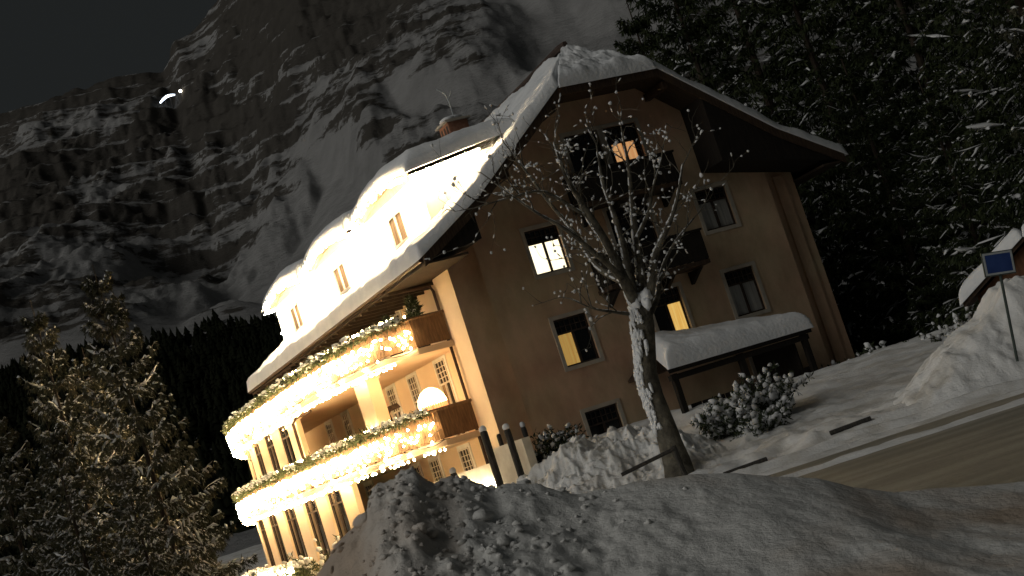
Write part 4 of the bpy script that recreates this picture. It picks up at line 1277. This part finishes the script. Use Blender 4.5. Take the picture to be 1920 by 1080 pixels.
# ================================================================== TREES
def spruce_meshes(name, H, Rb, seed, whorls, per, needle, snow_amt=1.0, wide=1.0, trunk_r=.16):
    """trunk, needle crown and snow ribbons: boughs sweep out and down, each a fishbone of branchlets with hanging needles"""
    g = np.random.default_rng(seed)
    KV = []; RP = []; RW = []
    def needles(P, d, n, ln, wd, hang):
        # n kites per point of P
        m_ = len(P) * n
        B = np.repeat(P, n, 0) + g.normal(0, .02, (m_, 3))
        D = np.repeat(d, n, 0) * g.uniform(.2, .9, (m_, 1)) + g.normal(0, .45, (m_, 3)); D[:, 2] -= g.uniform(.15, hang + .15, m_)
        D /= np.linalg.norm(D, axis=1, keepdims=True)
        E = np.cross(D, g.normal(size=(m_, 3))); E /= np.linalg.norm(E, axis=1, keepdims=True) + 1e-9
        L_ = ln * g.uniform(.55, 1.25, (m_, 1)); w_ = wd * g.uniform(.7, 1.3, (m_, 1))
        KV.append(np.stack([B, B + D * L_ * .4 + E * w_, B + D * L_, B + D * L_ * .4 - E * w_], 1).reshape(-1, 3))
    def ribbon(P, w0):
        RP.append(P); RW.append(w0)
    for i in range(whorls):
        f = (i + g.uniform(0, .12)) / whorls
        zw = H * (0.04 + 0.94 * f)
        Lm = Rb * (1 - f) ** 0.80 + .16
        k = max(4, int(round(per * (1 - f * .40))))
        a0 = g.uniform(0, 6.28)
        for j in range(k):
            az = a0 + 2 * math.pi * j / k + g.uniform(-.25, .25)
            L = Lm * g.uniform(.72, 1.10); z = zw + g.normal(0, .07)
            droop = g.uniform(.36, .58) * (1 - .8 * f) - .45 * f
            upt = g.uniform(.12, .30)
            ns = max(4, int(L / .30))
            s = np.linspace(.10, 1, ns + 1)
            ca, sa = math.cos(az), math.sin(az)
            bend = g.normal(0, .10)
            P = np.stack([L * s * ca - bend * L * s * s * sa, L * s * sa + bend * L * s * s * ca, z - L * droop * s + L * upt * s ** 2.4], 1)
            dd = np.gradient(P, axis=0); dd /= np.linalg.norm(dd, axis=1, keepdims=True)
            needles(P, dd, 5, .20, .024, .5)
            q0 = 1
            while q0 < ns:
                q1 = min(ns + 1, q0 + int(g.integers(2, 5)))
                if q1 - q0 >= 2 and g.random() < snow_amt: ribbon(P[q0:q1] + np.array([0, 0, .06]) + g.normal(0, .03, (q1 - q0, 3)), (.05 + .02 * min(L, 2.5)) * g.uniform(.6, 1.4))
                q0 = q1 + int(g.integers(0, 2))
            for q in range(1, ns + 1):
                bl = (.20 + .30 * (1 - s[q]) * L) * g.uniform(.7, 1.15) * (1 if q < ns else .5)
                bl = min(bl, .95)
                for sd in (-1, 1):
                    lat = np.array([-sa, ca, 0]) * sd
                    d0 = dd[q] * .75 + lat * g.uniform(.6, .95); d0[2] -= g.uniform(.10, .40); d0 /= np.linalg.norm(d0)
                    nb = 4; t = np.linspace(0, 1, nb)[:, None]
                    Q = P[q] + d0 * bl * t + np.array([0, 0, -1.0]) * (bl * .22 * t ** 2) + g.normal(0, .012, (nb, 3))
                    needles(Q, np.tile(d0, (nb, 1)), 5, .17, .020, 1.1)
                    if g.random() < snow_amt * .85: ribbon(Q + np.array([0, 0, .055]), .058 * g.uniform(.6, 1.35))
    V = np.concatenate(KV); Fs = np.arange(len(V)).reshape(-1, 4)
    crown = mesh_from(name + '_crown', V, Fs, M[needle])
    SV = []; SF = []; n0 = 0
    for P, w0 in zip(RP, RW):
        n = len(P); d = np.gradient(P, axis=0); d /= np.linalg.norm(d, axis=1, keepdims=True) + 1e-9
        lt = np.cross(d, np.array([0, 0, 1.0])); lt /= np.linalg.norm(lt, axis=1, keepdims=True) + 1e-9
        tt = np.linspace(0, 1, n)
        w_ = (w0 * wide * np.sqrt(np.clip(1.02 - (2 * tt - 1.05) ** 2, .03, 1)) * g.uniform(.55, 1.35, n))[:, None]
        hh = w_ * g.uniform(.35, .75, (n, 1))
        jit = g.normal(0, .014, (n, 3))
        SV.append(np.stack([P - lt * w_ + jit, P + np.array([0, 0, 1]) * hh - lt * w_ * .35 * g.uniform(-1, 1, (n, 1)), P + lt * w_ + jit], 1).reshape(-1, 3))
        for q in range(n - 1):
            a = n0 + q * 3; b = a + 3
            SF += [(a, a + 1, b + 1, b), (a + 1, a + 2, b + 2, b + 1), (a + 2, a, b, b + 2)]
        n0 += n * 3
    snow = mesh_from(name + '_snow', np.concatenate(SV), np.array(SF), M['tree_snow'], False)
    t = MB(); t.tube([(0, 0, -.8), (0, 0, H * .3), (0.03, 0, H * .7), (0, 0, H * 1.0)], [trunk_r, trunk_r * .8, trunk_r * .4, .015], 8)
    trunk = mesh_from(name + '_trunk', t.v, t.f, M['bark'])
    return trunk, crown, snow
PROTO = [spruce_meshes('spruce_a', 11.0, 3.4, 11, 17, 12, 'needles_frost', .66, 1.15),
         spruce_meshes('spruce_b', 11.0, 2.9, 12, 17, 11, 'needles', .22, .95),
         spruce_meshes('spruce_c', 11.0, 3.6, 13, 16, 11, 'needles', .40, 1.05),
         spruce_meshes('spruce_d', 11.0, 3.5, 14, 16, 12, 'needles_frost', .62, 1.15)]
def spruce(p, k, h, wide, rz, label, group):
    o_ = empty('spruce_tree', p, rz)
    s = h / 11.0; o_.scale = (s * wide, s * wide, s)
    for nm, me in zip(('trunk', 'crown', 'snow'), PROTO[k]):
        c_ = link(nm, me, o_)
        if nm != 'trunk': tag(c_, kind='stuff')
    tag(o_, label, 'spruce', group)
    return o_
def spruce_px(t, etop, Y, base, k, wide, rz, label, group):
    h = CZ + etop * Y - base
    return spruce((t * Y, Y, base), k, h, wide, rz, label, group)
G1 = 'spruces left of the hotel'
spruce_px(-.277, .224, 39, -.6, 0, .66, .3, 'tallest spruce left of the hotel, nearest the balconies', G1)
spruce_px(-.326, .214, 43, -.6, 3, .62, 1.9, 'second spruce, just left of the tallest one', G1)
spruce_px(-.378, .160, 36, -.6, 0, .80, 4.1, 'spruce cut by the left picture edge', G1)
spruce_px(-.338, .128, 34, -.6, 3, .80, 5.2, 'short broad spruce at the bottom left corner', G1)
spruce_px(-.296, .095, 36, -.6, 0, .72, 2.4, 'low spruce standing before the foot of the tallest one', G1)
spruce_px(-.300, .170, 47, -.6, 3, .75, 3.3, 'spruce half hidden between the two tallest ones', G1)
spruce_px(-.255, .012, 46, -.7, 3, .95, .9, 'lowest spruce beside the far end of the veranda', G1)
G2 = 'dark spruces behind the right side of the hotel'
for t, e, Y, k, wd, rz, lb in (
        (.172, .335, 66, 1, .95, .2, 'dark spruce just right of the roof ridge'),
        (.212, .37, 72, 2, .9, 1.3, 'tall dark spruce second from the roof ridge'),
        (.252, .33, 62, 1, 1.0, 2.2, 'dark spruce above the right eave of the hotel'),
        (.292, .36, 68, 2, .9, 3.0, 'tall dark spruce beyond the right eave'),
        (.270, .20, 56, 1, 1.1, 5.1, 'lower dark spruce right beside the hotel wall'),
        (.322, .33, 60, 1, 1.0, 4.4, 'dark spruce between the hotel and the near right tree'),
        (.316, .17, 52, 2, 1.1, .9, 'low dark spruce left of the wooden hut'),
        (.395, .33, 58, 2, 1.1, 2.8, 'dark spruce behind the near right tree'),
        (.140, .288, 78, 1, .8, 3.7, 'far spruce tip peeping over the roof ridge')):
    spruce_px(t, e, Y, 0.6, k, wd, rz, lb, G2)
spruce_px(.402, .345, 46, .4, 2, 1.05, 2.0, 'large snow-laden spruce at the upper right edge', 'near spruces at the right edge')
spruce_px(.445, .33, 43, .4, 0, .85, .7, 'snow-laden spruce cut by the right picture edge', 'near spruces at the right edge')

# ---------------------------------------------------------------- bare pollarded tree hung with snow
def P3(px, py, Y):
    d = w + right * ((px - 960) / 2708) - up * ((py - 540) / 2708)
    q = d * (Y / d.y); return np.array([q.x, q.y, q.z + CZ])
def bare_tree():
    YT = 33.0
    base = P3(1278, 905, YT)
    root = empty('bare_tree', base)
    def q(px, py, dy=0.0): return P3(px, py, YT + dy) - base
    trunk = [q(1284, 930), q(1268, 868), q(1246, 800), q(1226, 745), q(1212, 700), q(1210, 655), q(1206, 610), q(1200, 575)]
    tr = [.40, .31, .26, .25, .26, .25, .28, .24]
    m_ = MB(); m_.tube(trunk, tr, 14)
    # burls and ribs so the stem is not a plain tube
    v = np.array(m_.v); ang = fbm(v[:, 0] * 6 + v[:, 1] * 3, v[:, 2] * 2.2, 5, 4) - .5
    cen = np.array([np.interp(v[:, 2], [p[2] for p in trunk], [p[c] for p in trunk]) for c in (0, 1)]).T
    v[:, :2] = cen + (v[:, :2] - cen) * (1 + .55 * ang)[:, None]
    m_.v = [tuple(p) for p in v]
    m_.build('trunk', M['bark2'], root, True)
    L = [  # limbs in the photograph's fan: (points, start radius)
        ([q(1200, 585), q(1172, 530, -.3), q(1150, 480, -.5), q(1122, 430, -.8), q(1090, 380, -1.0), q(1060, 330, -1.2), q(1040, 270, -1.2)], .15),
        ([q(1195, 570), q(1180, 520, .2), q(1168, 460, .3), q(1150, 400, .5), q(1130, 340, .6), q(1118, 270, .8)], .13),
        ([q(1202, 570), q(1200, 510, .4), q(1192, 450, .6), q(1185, 380, .8), q(1178, 310, .9), q(1165, 240, 1.0)], .13),
        ([q(1208, 590), q(1222, 530, -.2), q(1228, 480, -.4), q(1250, 430, -.6), q(1268, 380, -.8), q(1280, 310, -.9)], .13),
        ([q(1212, 600), q(1232, 560, .5), q(1240, 510, .9), q(1262, 460, 1.2), q(1300, 410, 1.4)], .09),
        ([q(1185, 545), q(1150, 505, -.8), q(1110, 470, -1.3), q(1060, 430, -1.6), q(1000, 395, -1.8), q(930, 345, -1.9)], .09),
        ([q(1170, 530), q(1120, 500, .6), q(1080, 440, 1.0), q(1030, 380, 1.3), q(985, 320, 1.5), q(955, 280, 1.5)], .085),
        ([q(1188, 590), q(1150, 585, -.4), q(1110, 578, -.7), q(1070, 560, -.8)], .05),
        ([q(1150, 480, -.5), q(1095, 400, -.2), q(1075, 350, .1), q(1050, 300, .2)], .06),
        ([q(1192, 450, .6), q(1215, 400, .3), q(1225, 350, .2), q(1240, 300, .1)], .06),
        ([q(1090, 400, -1), q(1020, 360, -1.2), q(960, 370, -1.5), q(905, 385, -1.7)], .045),
    ]
    g = np.random.default_rng(5)
    twigs = MB(); limbs = MB(); tips = []; lies = []; liedir = []; pads = []
    def smooth(pts, n=4):
        return catmull(np.array(pts), n, 0)
    def grow(p, d, ln, r_, lvl):
        n = 4; pts = [p]
        for k in range(n):
            d = d + g.normal(0, .22, 3) + np.array([0, 0, .06]); d /= np.linalg.norm(d)
            p = p + d * ln / n; pts.append(p)
        twigs.tube(pts, [r_ * (1 - .7 * k / n) for k in range(n + 1)], 4, False)
        for k in range(1, n + 1):
            if g.random() < .26: tips.append(pts[k])
            elif g.random() < .18: lies.append((pts[k] + pts[k - 1]) / 2); liedir.append(pts[k] - pts[k - 1])
        tips.append(pts[-1])
        if lvl < 2:
            for k in range(1, n + 1):
                if g.random() < (.6 if lvl == 0 else .35):
                    sd = d * .55 + g.normal(0, .55, 3); sd[1] *= .8; sd /= np.linalg.norm(sd)
                    grow(pts[k], sd, ln * g.uniform(.45, .7), r_ * .55, lvl + 1)
    for pts, r_ in L:
        sp = smooth(pts); n = len(sp)
        rad = [max(.018, r_ * (1 - .86 * k / (n - 1))) for k in range(n)]
        limbs.tube(sp, rad, 7)
        for k in range(n - 1):
            d = sp[k + 1] - sp[k]; dl = np.linalg.norm(d); dn = d / dl
            for rep in range(2):
                if g.random() < .62 and r_ > .05 or g.random() < .5:
                    off = np.cross(dn, (0, 1, 0)); off /= np.linalg.norm(off) + 1e-9
                    if off[2] < 0: off = -off
                    side = np.array([-.75, -.35, .45]) if rad[k] > .05 else off
                    side = side / np.linalg.norm(side)
                    pads.append((sp[k] + d * g.random() + side * rad[k] * .75, dn, (dl * g.uniform(.3, .6), max(.018, rad[k] * .55), max(.014, rad[k] * .40))))
            f = k / (n - 1)
            if f > .22 and g.random() < .55:
                sd = dn * .6 + g.normal(0, .6, 3); sd[2] += .15; sd /= np.linalg.norm(sd)
                grow(sp[k], sd, g.uniform(.5, 1.15), .016, 0)
        grow(sp[-1], (sp[-1] - sp[-2]) / np.linalg.norm(sp[-1] - sp[-2]), .9, .016, 0)
    limbs.build('limb', M['bark2'], root, True)
    tag(twigs.build('twig', M['bark2'], root), kind='stuff')
    tips = np.array(tips); k = g.random(len(tips)) < .30; tips = tips[k]
    sz = g.uniform(.018, .038, len(tips)) * np.where(g.random(len(tips)) < .10, 1.5, 1)
    V, Fs = blobs(tips, np.stack([sz, sz, sz * 1.15], 1), ICO0, .35)
    V2, F2 = blobs(np.array(lies) + np.array([0, 0, .015]), [(.06, .019, .017)] * len(lies), ICO0, .3, np.array(liedir))
    pc = np.array([p[0] for p in pads]); V3, F3 = blobs(pc, np.array([p[2] for p in pads]), ICO0, .35, np.array([p[1] for p in pads]))
    # packed snow plastered on the windward side of the stem and in the crotch
    C = []; S = []; D = []
    for k_ in range(190):
        i = g.uniform(1.9, 6.95); a = int(i); f = i - a
        p = trunk[a] * (1 - f) + trunk[min(a + 1, 7)] * f; r_ = tr[a] * (1 - f) + tr[min(a + 1, 7)] * f
        th = math.radians(g.normal(202, 26) + 10 * math.sin(i * 5))
        C.append(p + np.array([math.cos(th), math.sin(th), 0]) * r_ * .97); S.append((g.uniform(.05, .15), g.uniform(.04, .10), g.uniform(.025, .055))); D.append((g.normal(0, .15), g.normal(0, .1), 1))
    for k_ in range(14):
        C.append(trunk[-1] + np.array([g.uniform(-.2, .25), g.uniform(-.25, .1), g.uniform(-.05, .25)])); S.append((.14, .12, .10)); D.append((0, 0, 1))
    V4, F4 = blobs(C, S, ICO1, .35, D)
    n0 = 0; VV = []; FF = []
    for v_, f_ in ((V, Fs), (V2, F2), (V3, F3)): VV.append(v_); FF.append(f_ + n0); n0 += len(v_)
    tag(link('snow_clump', mesh_from('snow_clump', np.concatenate(VV), np.concatenate(FF), M['snow'], True), root), kind='stuff')
    tag(link('trunk_snow', mesh_from('trunk_snow', V4, F4, M['snow'], True), root), kind='stuff')
    tag(root, 'gnarled bare tree with snow-dotted branches in front of the gable', 'tree')
bare_tree()

# ---------------------------------------------------------------- shrubs
def snow_shrub(p, h, r_, n, seed, label, snow=.8, upright=.8, dark=False, group='snow-laden shrubs in the hotel garden'):
    g = np.random.default_rng(seed)
    o_ = empty('snow_shrub', p)
    st = MB(); C = []; D = []; S = []; leaf = []
    for k in range(n):
        az = g.uniform(0, 6.28); el = g.uniform(.35, 1.0)
        d = np.array([math.cos(az) * (1.15 - el * upright), math.sin(az) * (1.15 - el * upright), el]); d /= np.linalg.norm(d)
        ln = h * g.uniform(.55, 1.08) if el > .5 else r_ * g.uniform(.6, 1.0)
        q = np.array([g.normal(0, r_ * .22), g.normal(0, r_ * .22), -.15]); pts = [q]
        for j in range(6):
            d = d + g.normal(0, .12, 3) + np.array([math.cos(az), math.sin(az), 0]) * .05; d /= np.linalg.norm(d)
            q = q + d * ln / 6; pts.append(q)
            if j > 0:
                for _ in range(2):
                    leaf.append(q + g.normal(0, .05, 3))
                if g.random() < snow:
                    C.append(q + g.normal(0, .03, 3) + np.array([0, 0, .03])); D.append(d + g.normal(0, .3, 3)); s = g.uniform(.045, .10); S.append((s * 1.4, s, s * .9))
        st.tube(pts, [.014 * (1 - .12 * j) for j in range(7)], 4, False)
    tag(st.build('stem', M['rubble'], o_), kind='stuff')
    V, Fs = sprigs(leaf, 5, .17, .02, seed + 1)
    tag(link('foliage', mesh_from('foliage', V, Fs, M['needles' if dark else 'green']), o_), kind='stuff')
    V, Fs = blobs(C, S, ICO0, .35, D)
    tag(link('snow', mesh_from('snow', V, Fs, M['tree_snow'], True), o_), kind='stuff')
    tag(o_, label, 'shrub', group)
def on_ground(px, py, Y):
    p = P3(px, py, Y); return (p[0], p[1], float(ground_h(p[0], p[1])))
snow_shrub((5.15, 36.6, .80), 1.50, .75, 95, 401, 'larger snow-covered shrub in front of the entrance shelter', .95)
snow_shrub((4.15, 36.9, .85), 1.10, .55, 60, 402, 'smaller snow-covered shrub between the tree and the larger shrub', .9)
snow_shrub((4.75, 35.2, .62), .62, .55, 50, 403, 'low snow-buried shrub at the foot of the larger shrub', 1.0, .5)
snow_shrub((-.25, 42.3, 1.35), 1.25, .95, 90, 404, 'dark juniper bush at the foot of the gable wall', .35, .75, True)
snow_shrub((.35, 41.4, 1.25), .75, .5, 40, 405, 'small snowy bush right of the dark juniper', .7, .6, True)
snow_shrub((10.6, 46.2, .95), 1.15, .8, 55, 406, 'snow-covered bush beyond the shelter by the drive', .9, .6, False)
snow_shrub((9.5, 48.5, .95), .9, 1.0, 55, 407, 'low snowy bush at the right corner of the hotel', .8, .5, False)
snow_shrub((12.6, 43.5, .7), 1.6, .9, 60, 408, 'snow-covered bush left of the wooden hut', .8, .7, True)
snow_shrub((-8.9, 49.0, -.4), 1.9, .5, 45, 409, 'snow-lit shrub below the lower balcony beside the snow bank', .6, .9, False)
